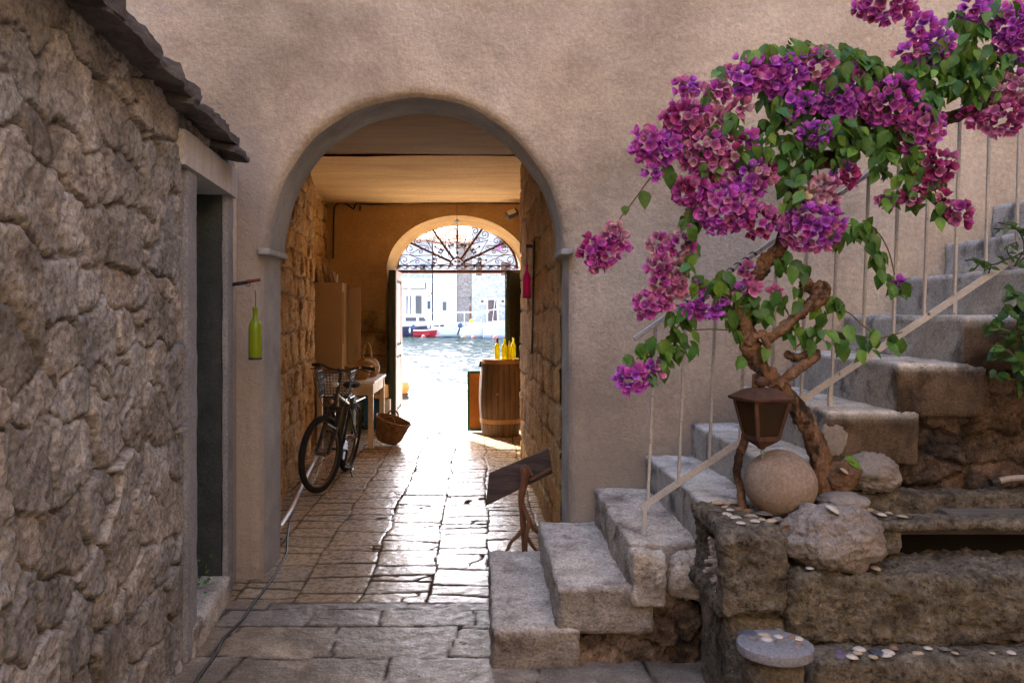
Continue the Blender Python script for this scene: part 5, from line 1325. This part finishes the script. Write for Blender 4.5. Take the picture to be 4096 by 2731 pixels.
# shrub and thin creeper at the right edge of the yard
ZR = lambda x, y, d=0.: P(3200 + x/1.425, 800 + y/1.425, 3.36 + d)
sb = ZR(1330,1150); sh = thing('leafy_shrub', sb, 'dark leafy shrub leaning in over the brown wall at the right edge', 'shrub')
mb = MB()
for b in ((1130,730,80,40,9),(1080,690,60,30,4),(1200,860,90,60,12),(1140,880,50,40,5),(1150,1000,60,20,4),(1260,620,60,80,10),(1250,760,70,60,10),(1290,900,80,120,22),(1330,700,90,160,26),(1300,1060,70,90,14),(1380,900,60,200,20),(1210,520,40,50,5),(1180,640,50,30,4)):
    leaf_blob(mb, ZR, *b, .08, 0, .06, .35)
mb.build('foliage', M['leaf_dark'], sh, sharp=180)
mb = MB()
for pts in ([(1400,1180),(1300,1000),(1200,870),(1090,830)],[(1400,1100),(1330,850),(1220,760),(1050,710)],[(1420,1000),(1340,700),(1240,560)],[(1400,1160),(1280,1050),(1110,1000)]):
    mb.tube(crom([tuple(ZR(*p)) for p in pts], 4), .005, 5)
mb.build('stems', M['twig'], sh)
cb = ZR(1310,330); crp = thing('thin_creeper', cb, 'thin dark creeper with sparse small leaves twining round the upper railing', 'creeper')
mb = MB(); ml = MB()
for pts in ([(1400,260),(1277,300),(1200,330),(1090,370),(1010,340),(940,345)],[(1380,200),(1277,170),(1180,165),(1105,165)],[(1277,300),(1270,220),(1215,150),(1130,130)],[(1200,330),(1180,270),(1240,240)],[(1090,370),(1075,420)],[(1090,370),(1040,350),(990,400)],[(1277,330),(1220,380),(1270,300)]):
    c = crom([tuple(ZR(x,y,.30)) for x, y in pts], 6); mb.tube(c, .0035, 5)
    for p in c[3::4]: leaf(ml, Vector(p), Vector((R.uniform(-1,1),-.4,R.uniform(-.9,.5))), Vector((0,-1,.4)), .036, .017, leafcol())
    for p in c[2::6]: leaf(ml, Vector(p), Vector((R.uniform(-1,1),-.4,R.uniform(-.9,.5))), Vector((0,-1,.4)), .045, .022, leafcol())
mb.build('stems', M['iron'], crp); ml.build('leaves', M['leaf_dark'], crp, sharp=180)
# weeds on the door sill, a leaf on the grey rock
wd = W(4.22, -.12, .135); we = thing('sill_weed', wd, 'little green weed growing on the stone sill of the outbuilding door', 'weed')
mb = MB()
for k in range(26):
    p = W(4.27 - R.uniform(0,.28)*R.random(), R.uniform(-.17,-.02), .14 + (R.uniform(0,.12) if k < 14 else .01))
    leaf(mb, p, rv() + Vector((0,0,.4)), rv(), R.uniform(.015,.032), R.uniform(.012,.024), (.9,1.3,.9))
mb.build('leaves', M['leaf'], we, sharp=180)
p = P(3410,1850,3.36); mb = MB(); leaf(mb, P(3380,1825,3.37), Vector((.75,-.25,-.6)), Vector((-.2,-.7,.6)), .085, .04, (1.6,1.7,.8), .1); tag(mb.build('fallen_leaf', M['leaf'], None, base=p, sharp=180), 'fresh green fallen leaf lying on the large grey rock', 'leaf')
# ================================================================== the harbour
wm = bpy.data.materials.new('harbour_water'); wm.use_nodes = True
N, L = wm.node_tree.nodes, wm.node_tree.links; bs = N['Principled BSDF']
bs.inputs['Base Color'].default_value = (.012,.021,.021,1); bs.inputs['Roughness'].default_value = .06; bs.inputs['IOR'].default_value = 1.33; bs.inputs['Specular IOR Level'].default_value = .07
tc = N.new('ShaderNodeTexCoord'); mp = N.new('ShaderNodeMapping'); mp.inputs['Scale'].default_value = (.8,1.3,1); L.new(tc.outputs['Object'], mp.inputs['Vector'])
n1 = N.new('ShaderNodeTexNoise'); n1.inputs['Scale'].default_value = 3; n1.inputs['Detail'].default_value = 5; n1.inputs['Roughness'].default_value = .55; n1.inputs['Distortion'].default_value = .6; L.new(mp.outputs[0], n1.inputs['Vector'])
bn = N.new('ShaderNodeBump'); bn.inputs['Strength'].default_value = 1; bn.inputs['Distance'].default_value = .03; L.new(n1.outputs['Fac'], bn.inputs['Height']); L.new(bn.outputs[0], bs.inputs['Normal'])
bs.inputs['Specular IOR Level'].default_value = 0
gl = N.new('ShaderNodeBsdfGlossy'); gl.inputs['Roughness'].default_value = .08; gl.inputs['Color'].default_value = (.9,.95,1,1); L.new(bn.outputs[0], gl.inputs['Normal'])
ms = N.new('ShaderNodeMixShader'); ms.inputs[0].default_value = .17; L.new(bs.outputs[0], ms.inputs[1]); L.new(gl.outputs[0], ms.inputs[2]); L.new(ms.outputs[0], N['Material Output'].inputs['Surface'])
ts = np.linspace(-.26, .16, 190); ys = 14.25 * np.exp(np.linspace(0, math.log(93.2/14.25), 460))
U, V = np.meshgrid(ys, ts, indexing='ij'); yw, xw = U.ravel(), (U*V).ravel()
q3 = np.stack([xw*.75, yw*1.15, 0*xw], 1)
zw = .06*fbm(q3*.55, 2, 61) + .085*fbm(q3*1.5 + fbm(q3, 2, 3)[:, None]*.5, 3, 62) + .016*fbm(q3*5, 2, 63)
edge = np.minimum(smooth(14.25, 14.6, yw), np.minimum(smooth(-.26, -.25, xw/yw), smooth(.16, .15, xw/yw)))
wm_ = MB(); wm_.add(np.stack([xw, yw, -1 + zw*edge], 1).tolist(), grid_faces(460, 190).tolist())
y0_, y1_ = ys[0], ys[-1]
wm_.add([(-900,y0_,-1),(-.26*y0_,y0_,-1),(-.26*y1_,y1_,-1),(-900,y1_,-1),(.16*y0_,y0_,-1),(900,y0_,-1),(900,y1_,-1),(.16*y1_,y1_,-1)], [(0,1,2,3),(4,5,6,7)])
wt = wm_.build('water', wm, None, base=(0,50,-1)); wt['kind'] = 'structure'
fq = MB().box((-300,93,-3),(300,700,.45)).build('far_quay', M['quay'], None, base=(0,93,0)); fq['kind'] = 'structure'
def hillz(x): return 24 + 7*math.sin(x*.012 + 1) + 4*math.sin(x*.041)
M['hill'] = mat('wooded_hill', (.10,.13,.07), (.17,.19,.11), scale=.2, rough=1, bump=.3, bscale=2)
us, vs_ = np.linspace(-320,320,80), np.linspace(0,1,12)
U, V = np.meshgrid(us, vs_, indexing='ij'); u, v = U.ravel(), V.ravel()
zz = np.array([hillz(a) for a in u]) * np.sin(v*PI/2)**1.3
hm = MB(); hm.add(np.stack([u, 150 + v*230, zz + 1.5*fbm(np.stack([u*.05, v*9, 0*u],1),3,2)],1).tolist(), grid_faces(80,12).tolist())
hm.build('hill', M['hill'], None, base=(0,150,0), sharp=180)['kind'] = 'structure'
YH = 105.
H_ = lambda x, y, d=0: P(1570 + x/4.523, 1100 + y/4.523, YH + d)
M['white_wall'] = mat('white_render', (.72,.68,.62), (.80,.77,.72), scale=.4, rough=.9, bump=.1, bscale=5)
M['stone_wall'] = None
def far_stone(name, a, b, sc):
    m = bpy.data.materials.new(name); m.use_nodes = True
    N, L = m.node_tree.nodes, m.node_tree.links; bs = N['Principled BSDF']; bs.inputs['Roughness'].default_value = .95
    tc = N.new('ShaderNodeTexCoord'); mp = N.new('ShaderNodeMapping'); mp.inputs['Scale'].default_value = (1,1,1.6); L.new(tc.outputs['Object'], mp.inputs['Vector'])
    vo = N.new('ShaderNodeTexVoronoi'); vo.feature = 'DISTANCE_TO_EDGE'; vo.inputs['Scale'].default_value = sc; L.new(mp.outputs[0], vo.inputs['Vector'])
    vc = N.new('ShaderNodeTexVoronoi'); vc.inputs['Scale'].default_value = sc; L.new(mp.outputs[0], vc.inputs['Vector'])
    bw = N.new('ShaderNodeRGBToBW'); L.new(vc.outputs['Color'], bw.inputs[0])
    r1 = N.new('ShaderNodeValToRGB'); r1.color_ramp.elements[0].color = _lin(a); r1.color_ramp.elements[1].color = _lin(b); L.new(bw.outputs[0], r1.inputs[0])
    r2 = N.new('ShaderNodeValToRGB'); r2.color_ramp.elements[0].color = (.45,.43,.42,1); r2.color_ramp.elements[1].color = (1,1,1,1); r2.color_ramp.elements[1].position = .06; L.new(vo.outputs['Distance'], r2.inputs[0])
    mx = N.new('ShaderNodeMix'); mx.data_type = 'RGBA'; mx.blend_type = 'MULTIPLY'; mx.inputs[0].default_value = 1; L.new(r1.outputs[0], mx.inputs[6]); L.new(r2.outputs[0], mx.inputs[7])
    L.new(mx.outputs[2], bs.inputs['Base Color']); return m
M['pale_stone'] = far_stone('pale_rubble', (.42,.38,.34), (.62,.58,.53), 1.5)
M['tan_stone'] = far_stone('tan_rubble', (.24,.19,.15), (.36,.29,.23), 1.6)
M['grey_stone'] = far_stone('grey_rubble', (.34,.35,.36), (.50,.51,.52), 2.2)
M['tiles'] = mat('terracotta_roof', (.38,.20,.13), (.52,.30,.21), scale=3, rough=.9, bump=.6, bscale=6, stretch=(4,.6,1))
M['brown_door'] = mat('brown_door', (.14,.075,.05), (.20,.11,.075), scale=2, rough=.6, bump=.1)
M['winglass'] = mat('window_dark', (.05,.05,.055), rough=.15, bump=0, spec=.6)
M['navy'] = mat('navy_paint', (.018,.025,.055), rough=.35, bump=0, spec=.5)
M['white_gel'] = mat('white_gelcoat', (.74,.75,.76), rough=.3, bump=0, spec=.5)
M['red_gel'] = mat('red_gelcoat', (.42,.015,.02), rough=.35, bump=0, spec=.5)
M['blue_engine'] = mat('blue_engine_cowl', (.03,.07,.14), (.05,.10,.18), rough=.3, bump=0, spec=.6)
M['canvas'] = mat('pale_canvas', (.70,.69,.67), rough=.8, bump=.1)
M['buoy_r'] = mat('faded_red_buoy', (.60,.10,.07), (.68,.18,.13), rough=.5, bump=0)
M['buoy_o'] = mat('orange_buoy', (.72,.22,.03), (.78,.30,.06), rough=.5, bump=0)
def hb_(x0, y0, x1, y1, d0, d1):
    a, b = H_(x0, y1), H_(x1, y0); return (a.x, YH + d0, a.z), (b.x, YH + d1, b.z)
def box2(mb, x0, y0, x1, y1, d0, d1): lo, hi = hb_(x0,y0,x1,y1,d0,d1); return mb.box(lo, hi)
def bld(name, x0, x1, label, cat): return thing(name, ((H_(x0,0).x + H_(x1,0).x)/2, YH, .45), label, cat)
GY = 860   # foot of the houses
def opening2(par, x0, y0, x1, y1, mfr, mpan, name='window', fr=7, pan='pane', d=0):
    w = MB()
    box2(w, x0-fr, y0-fr, x0, y1+fr, d-.14, d+.03); box2(w, x1, y0-fr, x1+fr, y1+fr, d-.14, d+.03); box2(w, x0+.01, y0-fr, x1-.01, y0, d-.14, d+.03); box2(w, x0+.01, y1, x1-.01, y1+fr, d-.14, d+.03)
    f = w.build(name, mfr, par); q = MB(); box2(q, x0+.02, y0+.02, x1-.02, y1-.02, d-.05, d+.02); q.build(pan, mpan, f); return f
# bakery
bk = bld('bakery', 0, 720, 'low white shop front with a BAKERY signboard and grey stone storey above', 'bakery')
w = MB(); box2(w, -420, 140, 712, GY, 0, 9); w.build('wall', M['white_wall'], bk)
w = MB(); box2(w, -420, -640, 712, 60, .3, 9); w.build('upper_wall', M['grey_stone'], bk)
w = MB(); box2(w, -430, 60, 716, 130, -.25, 9); box2(w, -430, 118, 722, 139.5, -.5, 9); w.build('cornice', M['white_wall'], bk)
w = MB(); lo, hi = hb_(-440,-700,730,-640,-.5,10); w.add([(lo[0],YH-.6,lo[2]),(hi[0],YH-.6,lo[2]),(hi[0],YH+9.5,lo[2]+2.6),(lo[0],YH+9.5,lo[2]+2.6),(lo[0],YH-.6,lo[2]-.2),(hi[0],YH-.6,lo[2]-.2),(hi[0],YH+9.5,lo[2]-.2),(lo[0],YH+9.5,lo[2]-.2)], [(0,1,2,3),(4,7,6,5),(0,4,5,1),(1,5,6,2),(2,6,7,3),(3,7,4,0)]); w.build('roof', M['tiles'], bk)
s = MB(); box2(s, 155, 140.5, 605, 246, -.45, -.01); sg_ = s.build('signboard', mat('sign_edge', (.10,.09,.08), rough=.6, bump=0), bk)
s = MB(); box2(s, 166, 150, 590, 236, -.47, -.451); s.build('sign_face', mat('cream_sign', (.85,.82,.72), rough=.6, bump=0), sg_)
M['ink'] = mat('black_lettering', (.03,.03,.03), rough=.6, bump=0)
c = H_(375,193); tx = text('PEKARNA BAKERY', .72, (c.x, YH-.475, c.z), M['ink'], sg_); tx.scale = (2.62/tx.dimensions.x, 1, 1) if tx.dimensions.x else (1,1,1)
for a, b, y in ((100,330,262),(350,560,262),(610,712,262)):
    s = MB(); box2(s, a, y, b, y+22, -.35, -.01); s.build('canopy_moulding', M['white_wall'], bk)
for a, b, n in ((250,340,'shop_door'),(415,530,'shop_door')):
    opening2(bk, a, 372, b, 800, M['white_wall'], M['winglass'], n)
s = MB(); box2(s, 635, 376, 682, 612, -.22, -.1); s.build('blue_banner', M['navy'], bk)
s = MB(); box2(s, 640, 385, 676, 470, -.235, -.221); s.build('banner_print', M['white_wall'], bk)
s = MB(); box2(s, 694, 310, 716, 355, -.2, -.01); s.build('meter_box', M['hoop'], bk)
w = MB(); box2(w, 500, -200, 590, -60, .1, .29); w.build('window', M['winglass'], bk)
# white house and its stone flank
wh = bld('white_house', 740, 1430, 'plain white rendered house with a tan stone flank and terracotta roof across the water', 'house')
w = MB(); box2(w, 735, -600, 1160, GY, 0, 9); w.build('wall', M['white_wall'], wh)
w = MB(); box2(w, 1160, -560, 1428, GY, .25, 9); w.build('stone_flank', M['tan_stone'], wh)
lo, hi = hb_(735,-600,1432,-600,0,9); zr = lo[2]
w = MB(); w.add([(lo[0]-.3,YH-.5,zr),(hi[0]+.3,YH-.5,zr),(hi[0]-2,YH+6,zr+2.6),(lo[0]+2,YH+6,zr+2.6),(lo[0]-.3,YH-.5,zr-.25),(hi[0]+.3,YH-.5,zr-.25),(hi[0]-2,YH+6,zr-.25),(lo[0]+2,YH+6,zr-.25)], [(0,1,2,3),(4,7,6,5),(0,4,5,1),(1,5,6,2),(2,6,7,3),(3,7,4,0)]); w.build('roof', M['tiles'], wh)
opening2(wh, 905, 482, 978, 640, M['white_wall'], M['winglass']); opening2(wh, 800, 400, 832, 468, M['hoop'], M['white_wall'], 'wall_lamp', 4, 'lamp_glass')
w = MB(); box2(w, 768, 0, 848, 150, -.12, -.01); w.build('shutter', mat('peach_shutter', (.62,.45,.34), rough=.7, bump=.1), wh)
w = MB(); box2(w, 1400, 385, 1425, 462, .1, .24); w.build('window', M['winglass'], wh)
# stone house on the right
sh2 = bld('stone_house', 1430, 2300, 'pale rubble stone house with brown double door and shuttered windows across the water', 'house')
w = MB(); box2(w, 1432, -900, 2400, GY, .1, 10); w.build('wall', M['pale_stone'], sh2)
lo, hi = hb_(1432,-900,2400,-900,0,10); zr = lo[2]
w = MB(); w.add([(lo[0]-.3,YH-.5,zr),(hi[0]+.3,YH-.5,zr),(hi[0]-2,YH+6,zr+2.8),(lo[0]+2,YH+6,zr+2.8),(lo[0]-.3,YH-.5,zr-.25),(hi[0]+.3,YH-.5,zr-.25),(hi[0]-2,YH+6,zr-.25),(lo[0]+2,YH+6,zr-.25)], [(0,1,2,3),(4,7,6,5),(0,4,5,1),(1,5,6,2),(2,6,7,3),(3,7,4,0)]); w.build('roof', M['tiles'], sh2)
f = opening2(sh2, 1728, 448, 1892, 836, M['white_wall'], M['brown_door'], 'door', 34, 'door_panel', .05)
w = MB(); box2(w, 1808, 452, 1813, 832, -.02, -.001); w.build('door_seam', M['ink'], f)
for a, b in ((1600,1650),(1968,2022)): opening2(sh2, a, 448, b, 502, M['white_wall'], M['winglass'], fr=34)
for a, b, y0, y1 in ((1510,1618,-235,15),(1960,2140,-235,10),(1950,2060,-720,-470)):
    f = opening2(sh2, a, y0, b, y1, M['white_wall'], M['winglass'], fr=8)
    w = MB(); box2(w, a-2, y0, (a+b)/2-12, y1, -.12, -.051); box2(w, (a+b)/2+12, y0, b+2, y1, -.12, -.051); w.build('shutter', M['brown_door'], f)
w = MB(); box2(w, 1900, -470, 2110, -455, -1.2, .05); bl = w.build('balcony', M['white_wall'], sh2)
w = MB()
for k in range(16):
    a = H_(1905 + 13.4*k, -470); w.bar((a.x,YH-1.15,a.z), (a.x,YH-1.15,a.z+1.0), .03, .03, (0,1,0))
a, b = H_(1900,-600), H_(2110,-600); w.bar((a.x,YH-1.15,a.z-1.9), (b.x,YH-1.15,a.z-1.9), .05, .05); w.build('balcony_railing', M['iron'], bl)
a, b = H_(1880,-600), H_(1960,-380)
mb = MB(); n = 16
for k in range(n+1):
    t = k/n; mb.v += [(a.x + (b.x-a.x)*t, YH-1.3 + .08*math.sin(t*14), a.z-1.2), (a.x + (b.x-a.x)*t, YH-1.3 + .12*math.sin(t*14+.5), b.z+1.0+.1*math.sin(t*9))]; mb.c += [(1,1,1)]*2
mb.f = [(2*k,2*k+1,2*k+3,2*k+2) for k in range(n)]
tag(mb.build('hanging_cloth', mat('pink_cloth', (.70,.18,.45), rough=.8, bump=0), None, base=(a.x,YH-1.3,b.z)), 'bright pink cloth hung out on the far stone house balcony', 'cloth')
lp = thing('lamp_post', P(1636,1255,94), 'tall white lamp post on the far quay in front of the bakery sign', 'lamp post')
p0, p1 = P(1636,1290,94), P(1636,960,94); p0.z = .45
MB().tube([p0, p0.lerp(p1,.1), p1], [.16,.12,.08], 8).build('pole', M['white_gel'], lp); MB().lathe([(.0,.0),(.12,.05),(.2,.35),(.12,.5),(0,.55)], p1, 10).build('lamp', M['canvas'], lp)
p = P(1881,1290,95); p.z = .45
bp = thing('mooring_post', p, 'rusty brown mooring post on the far quay with a yellow bag at its foot', 'post'); MB().tube([p, P(1881,1226,95)], .12, 7).tube([P(1874,1250,95),P(1888,1249,95)], .05, 6).build('post_body', M['rust'], bp)
p = P(1886,1297,94); tag(MB().rock(P(1886,1286,94), (.26,.2,.34), 2, .1, 3, fine=0).build('yellow_bag', mat('yellow_bag', (.70,.48,.03), rough=.5, bump=0), None, base=p), 'yellow waterproof bag standing by the mooring post on the far quay', 'bag')

def hull(L_, B, D, sheer=.35, n=22):
    rows, fs = [], []
    for i in range(n+1):
        t = i/n; b = B/2 * (.86 + .14*min(1,t/.4)) * (1 - max(0,(t-.45)/.55)**2.4); zt = D*(1 + sheer*max(0,t-.2)**2 - .05*t)
        zk = -.18*D + .55*D*max(0,(t-.75)/.25)**2; x = L_*(t-.5) + (.10*L_*max(0,t-.7))
        rows.append([(x - .05*L_*max(0,t-.7)*2, 0, zk),(x, .55*b, zk+.10*D),(x+.02*t, .93*b, zk+.45*D),(x+.05*L_*t*t*.3, b, zt)])
    vs = []
    for r in rows: vs += [(x,-y,z) for x,y,z in r[::-1]] + r[1:]
    for i in range(n):
        for k in range(6): fs.append((i*7+k, i*7+k+1, (i+1)*7+k+1, (i+1)*7+k))
    fs.append(tuple(range(7)))
    for i in range(n): fs.append((i*7, (i+1)*7, (i+1)*7+6, i*7+6))
    return vs, fs, rows
def boat(name, px, py, Y, L_, B, D, rz, m, label, deck=None, band=None, grp=None):
    o = P(px, py, Y); o.z = -1.0
    b = thing(name, o, label, 'boat', grp)
    Mx = Matrix.Translation(o) @ Matrix.Rotation(rz, 4, 'Z')
    vs, fs, rows = hull(L_, B, D)
    mb = MB(); mb.add([Mx @ Vector(v) for v in vs], fs); mb.build('hull', m, b, sharp=30)
    mb = MB()
    for s in (1,-1): mb.tube([Mx @ Vector((r[3][0], s*r[3][1], r[3][2]+.01)) for r in rows], .05, 6)
    mb.build('gunwale', deck or M['white_gel'], b)
    if band:
        mb = MB()
        for s in (1,-1):
            q = [(Mx @ Vector((r[2][0]-.0, s*(r[2][1]+.02), r[2][2]-.22*D)), Mx @ Vector((r[3][0], s*(r[3][1]*.985+.02), r[3][2]-.30*D))) for r in rows[:-1]]
            n0 = len(mb.v); mb.add([v for ab in q for v in ab], [(2*k,2*k+1,2*k+3,2*k+2) for k in range(len(q)-1)])
        mb.build('hull_band', band, b)
    return b, Mx
def outboard(b, Mx, x, z, m):
    f = lambda *v: Mx @ Vector(v)
    mb = MB(); mb.rock(f(x,0,z+.55), (.28,.2,.30), 3, .08, 3, fine=0); o = mb.build('outboard_motor', m, b)
    MB().bar(f(x-.05,0,z+.3), f(x-.30,0,z-.5), .16, .12, (0,1,0)).build('motor_leg', M['iron'], o)
    MB().tube([f(x+.2,0,z+.45), f(x+.75,0,z+.65)], .03, 6).build('tiller', M['iron'], o)
# motor cruiser
b, Mx = boat('motor_cruiser', 1600, 1340, 90.5, 10.5, 3.0, 1.55, 0, M['white_gel'], 'white cabin cruiser with a dark navy hull band moored below the bakery', band=M['navy'])
f = lambda *v: Mx @ Vector(v)
mb = MB(); mb.prism([(-4.6,1.4),(3.6,1.55),(2.9,2.35),(-4.6,2.45)], 2.1, Mx); mb.build('cabin', M['white_gel'], b, bevel=.05)
mb = MB(); mb.prism([(-4.4,2.45),(-.2,2.43),(-1.05,3.55),(-4.4,3.6)], 1.9, Mx); wl = mb.build('wheelhouse', M['white_gel'], b, bevel=.05)
mb = MB()
mb.prism([(-4.2,2.6),(-.75,2.58),(-1.3,3.35),(-4.2,3.38)], 1.94, Mx); mb.build('wheelhouse_window', mat('pale_window', (.45,.42,.40), rough=.2, bump=0), wl)
for x0, x1 in ((-.75,.05),(.75,2.0),(2.3,3.0)):
    sl = .25 if x0 > 2 else 0
    mb = MB(); mb.prism([(x0,1.72),(x1+sl*.6,1.72),(x1-sl*.5,2.15),(x0,2.15)], 2.14, Mx); mb.build('cabin_window', M['winglass'], b)
mb = MB()
for s in (1,-1): mb.tube([f(-.2,s*.9,2.5), f(1.6,s*.9,2.52), f(3.4,s*.8,2.45)], .03, 5)
mb.build('grab_rail', M['white_gel'], b)
b, Mx = boat('red_dinghy', 1699, 1338, 86, 2.5, 1.1, .72, 0, M['red_gel'], 'small bright red dinghy with a dark blue outboard motor'); outboard(b, Mx, -1.3, .55, M['blue_engine'])
b, Mx = boat('canopy_boat', 1800, 1338, 87, 3.9, 1.7, .95, PI, M['white_gel'], 'white open boat with a long flat sun canopy on thin poles')
f = lambda *v: Mx @ Vector(v)
mb = MB(); mb.prism([(-4.4,2.70),(2.0,2.62),(2.05,2.70),(-1.2,2.86),(-4.4,2.78)], 1.5, Mx); mb.build('sun_canopy', M['canvas'], b)
for x in (-1.6,-.2,1.2): MB().tube([f(x,-.7,.85), f(x,-.72,2.66)], .022, 5).tube([f(x,.7,.85), f(x,.72,2.66)], .022, 5).build('canopy_pole', M['white_gel'], b)
mb = MB(); mb.prism([(-.6,.85),(.4,.85),(.3,1.45),(-.5,1.5)], .9, Mx); mb.build('console', M['white_gel'], b, bevel=.03)
mb = MB(); mb.prism([(.5,1.40),(1.9,1.46),(1.9,1.52),(.5,1.47)], .06, Mx); mb.build('boom', M['hoop'], b)
b, Mx = boat('covered_boat', 1905, 1341, 85, 3.5, 1.6, .95, 0, M['white_gel'], 'white boat under a pale cover with a blue outboard at its stern'); outboard(b, Mx, -1.75, .75, M['blue_engine'])
mb = MB(); mb.prism([(-1.3,.85),(1.5,1.0),(.9,1.45),(-.2,1.72),(-1.0,1.35)], 1.3, Mx); mb.build('cover', M['canvas'], b, bevel=.12)
b, Mx = boat('white_motorboat', 2010, 1343, 84, 4.2, 1.7, 1.0, .1, M['white_gel'], 'white motorboat half hidden behind the right door leaf'); f = lambda *v: Mx @ Vector(v)
mb = MB(); mb.prism([(-1.4,.95),(.9,1.1),(.4,1.75),(-.9,1.8)], 1.2, Mx); mb.build('cuddy', M['white_gel'], b, bevel=.06)
MB().tube([f(-1.1,0,1.7), f(-.75,0,4.6)], .03, 5).tube([f(-.5,0,1.7), f(-.75,0,4.6)], .03, 5).build('mast_frame', M['white_gel'], b)
MB().tube([f(-2.0,.1,2.9), f(2.5,.1,3.4)], .05, 6).build('boom', M['canvas'], b)
for px, py, Y, r, m, lab in ((1694,1337,84,.22,M['buoy_r'],'faded pink mooring buoy below the red dinghy'),(1855,1346,82,.21,M['buoy_o'],'orange mooring buoy below the covered boat'),(1893,1348,82,.20,M['buoy_r'],'red mooring buoy right of the orange one'),(1981,1352,80,.26,M['buoy_r'],'large faded red mooring buoy by the white motorboat'),(1594,1336,84,.2,M['buoy_r'],'red mooring buoy under the navy cruiser hull')):
    p = P(px,py,Y); p.z = -1 + r*.35
    tag(MB().rock(p, (r,r,r), 1, 0, 3, fine=0).build('mooring_buoy', m, None, base=p), lab, 'buoy', 'mooring buoys by the far boats')
for px, py, Y, lab in ((1714,1304,88.2,'white fender hanging on the navy hull right of the outboard'),(1639,1322,88.0,'white fender hanging on the navy hull left of the red dinghy')):
    p = P(px,py,Y); tag(MB().lathe([(0,-.3),(.10,-.24),(.12,0),(.10,.2),(.04,.3),(.03,.36),(0,.38)], p, 10).build('fender', M['white_gel'], None, base=p), lab, 'fender', 'fenders on the cruiser')
# close to the near quay
o = P(1600,1566,25); o.z = -.75
by_ = thing('large_buoy', o, 'large orange and white buoy floating close to the near quay', 'buoy'); MB().rock(o, (.30,.30,.34), 1, 0, 4, fine=0).build('float', M['buoy_o'], by_)
MB().lathe([(.27,.16),(.2,.28),(.09,.345),(.05,.42),(0,.43)], o, 16).build('white_cap', M['white_gel'], by_)
b, Mx = boat('white_skiff', 2185, 1560, 17.0, 4.0, 1.6, .85, PI - .1, M['white_gel'], 'white skiff moored at the near quay beyond the orange board')
f = lambda *v: Mx @ Vector(v)
mb = MB(); mb.prism([(-1.6,.80),(1.55,.93),(.9,1.12),(-.2,1.5),(-1.6,1.55)], 1.1, Mx); mb.build('foredeck', M['white_gel'], b, bevel=.1)
MB().tube([f(1.35,0,.95), f(1.35,0,1.32)], .03, 6).build('bollard', M['white_gel'], b)
MB().tube(crom([tuple(f(.9,.4,1.1)), tuple(f(.98,.72,.9)), tuple(f(1.0,.8,.5))], 4), .012, 5).build('rope', M['rope'], b)
# unseen house added behind the viewer: its wall bounces warm sunlight into the yard
M['back'] = mat('warm_house_wall', (.36,.265,.175), (.41,.305,.205), scale=1, rough=.9, bump=.3)
bh = thing('courtyard_house', (0,-5.2,0), 'warm pale house closing the courtyard opposite the pink wall', 'house')
MB().box((-9,-8,-.05),(9,-5.0,7.5)).build('wall', M['back'], bh)
MB().box((4.6,-4.99,-.05),(8.9,4.6,8.0)).build('wing', M['back'], bh)  # unseen side walls added to cut low sky light from the yard
MB().box((-9,-4.99,-.05),(-5.2,4.6,8.0)).build('wing', M['back'], bh)
mb = MB()
for x in (-5,-1.8,1.8,5): mb.box((x-.5,-4.999,1.2),(x+.5,-4.95,2.9)).box((x-.5,-4.999,4.4),(x+.5,-4.95,6.0))
mb.build('window_shutters', M['door_in'], bh)
# ================================================================== camera, light
cd = bpy.data.cameras.new('camera'); cam = bpy.data.objects.new('camera', cd); COL.objects.link(cam)
cam.location = (0, 0, EYE); cam.rotation_euler = (PI/2, 0, 0)
cd.sensor_width = 36; cd.lens = F / 4096 * 36
cd.shift_x = (2048 - CX) / 4096; cd.shift_y = (CY - 1365.5) / 4096
cd.clip_start = .05; cd.clip_end = 3000
SC.camera = cam
SUN_EL, SUN_AZ = math.radians(36), math.radians(-29)      # azimuth from +Y towards +X: the sun stands beyond the harbour, to the left
w = bpy.data.worlds.new('World'); SC.world = w; w.use_nodes = True
N, L = w.node_tree.nodes, w.node_tree.links
sky = N.new('ShaderNodeTexSky'); sky.sky_type = 'NISHITA'; sky.sun_disc = False
sky.sun_elevation = SUN_EL; sky.sun_rotation = SUN_AZ
sky.dust_density = 2.5; sky.air_density = .45; sky.ozone_density = 0
L.new(sky.outputs[0], N['Background'].inputs['Color']); N['Background'].inputs['Strength'].default_value = .15
ld = bpy.data.lights.new('sun', 'SUN'); sun = bpy.data.objects.new('sun', ld); COL.objects.link(sun)
ld.energy = 2.5; ld.angle = math.radians(.5); ld.color = (1, .93, .82)
dirv = Vector((math.sin(SUN_AZ)*math.cos(SUN_EL), math.cos(SUN_AZ)*math.cos(SUN_EL), math.sin(SUN_EL)))
sun.rotation_euler = dirv.to_track_quat('Z', 'Y').to_euler(); sun.location = dirv * 40
SC.view_settings.view_transform = 'Standard'; SC.view_settings.look = 'None'
SC.view_settings.exposure = 3.75; SC.view_settings.gamma = 1
SC.cycles.use_denoising = True
SC.cycles.max_bounces = 10; SC.cycles.diffuse_bounces = 7; SC.cycles.transparent_max_bounces = 12
SC.cycles.sample_clamp_indirect = 8
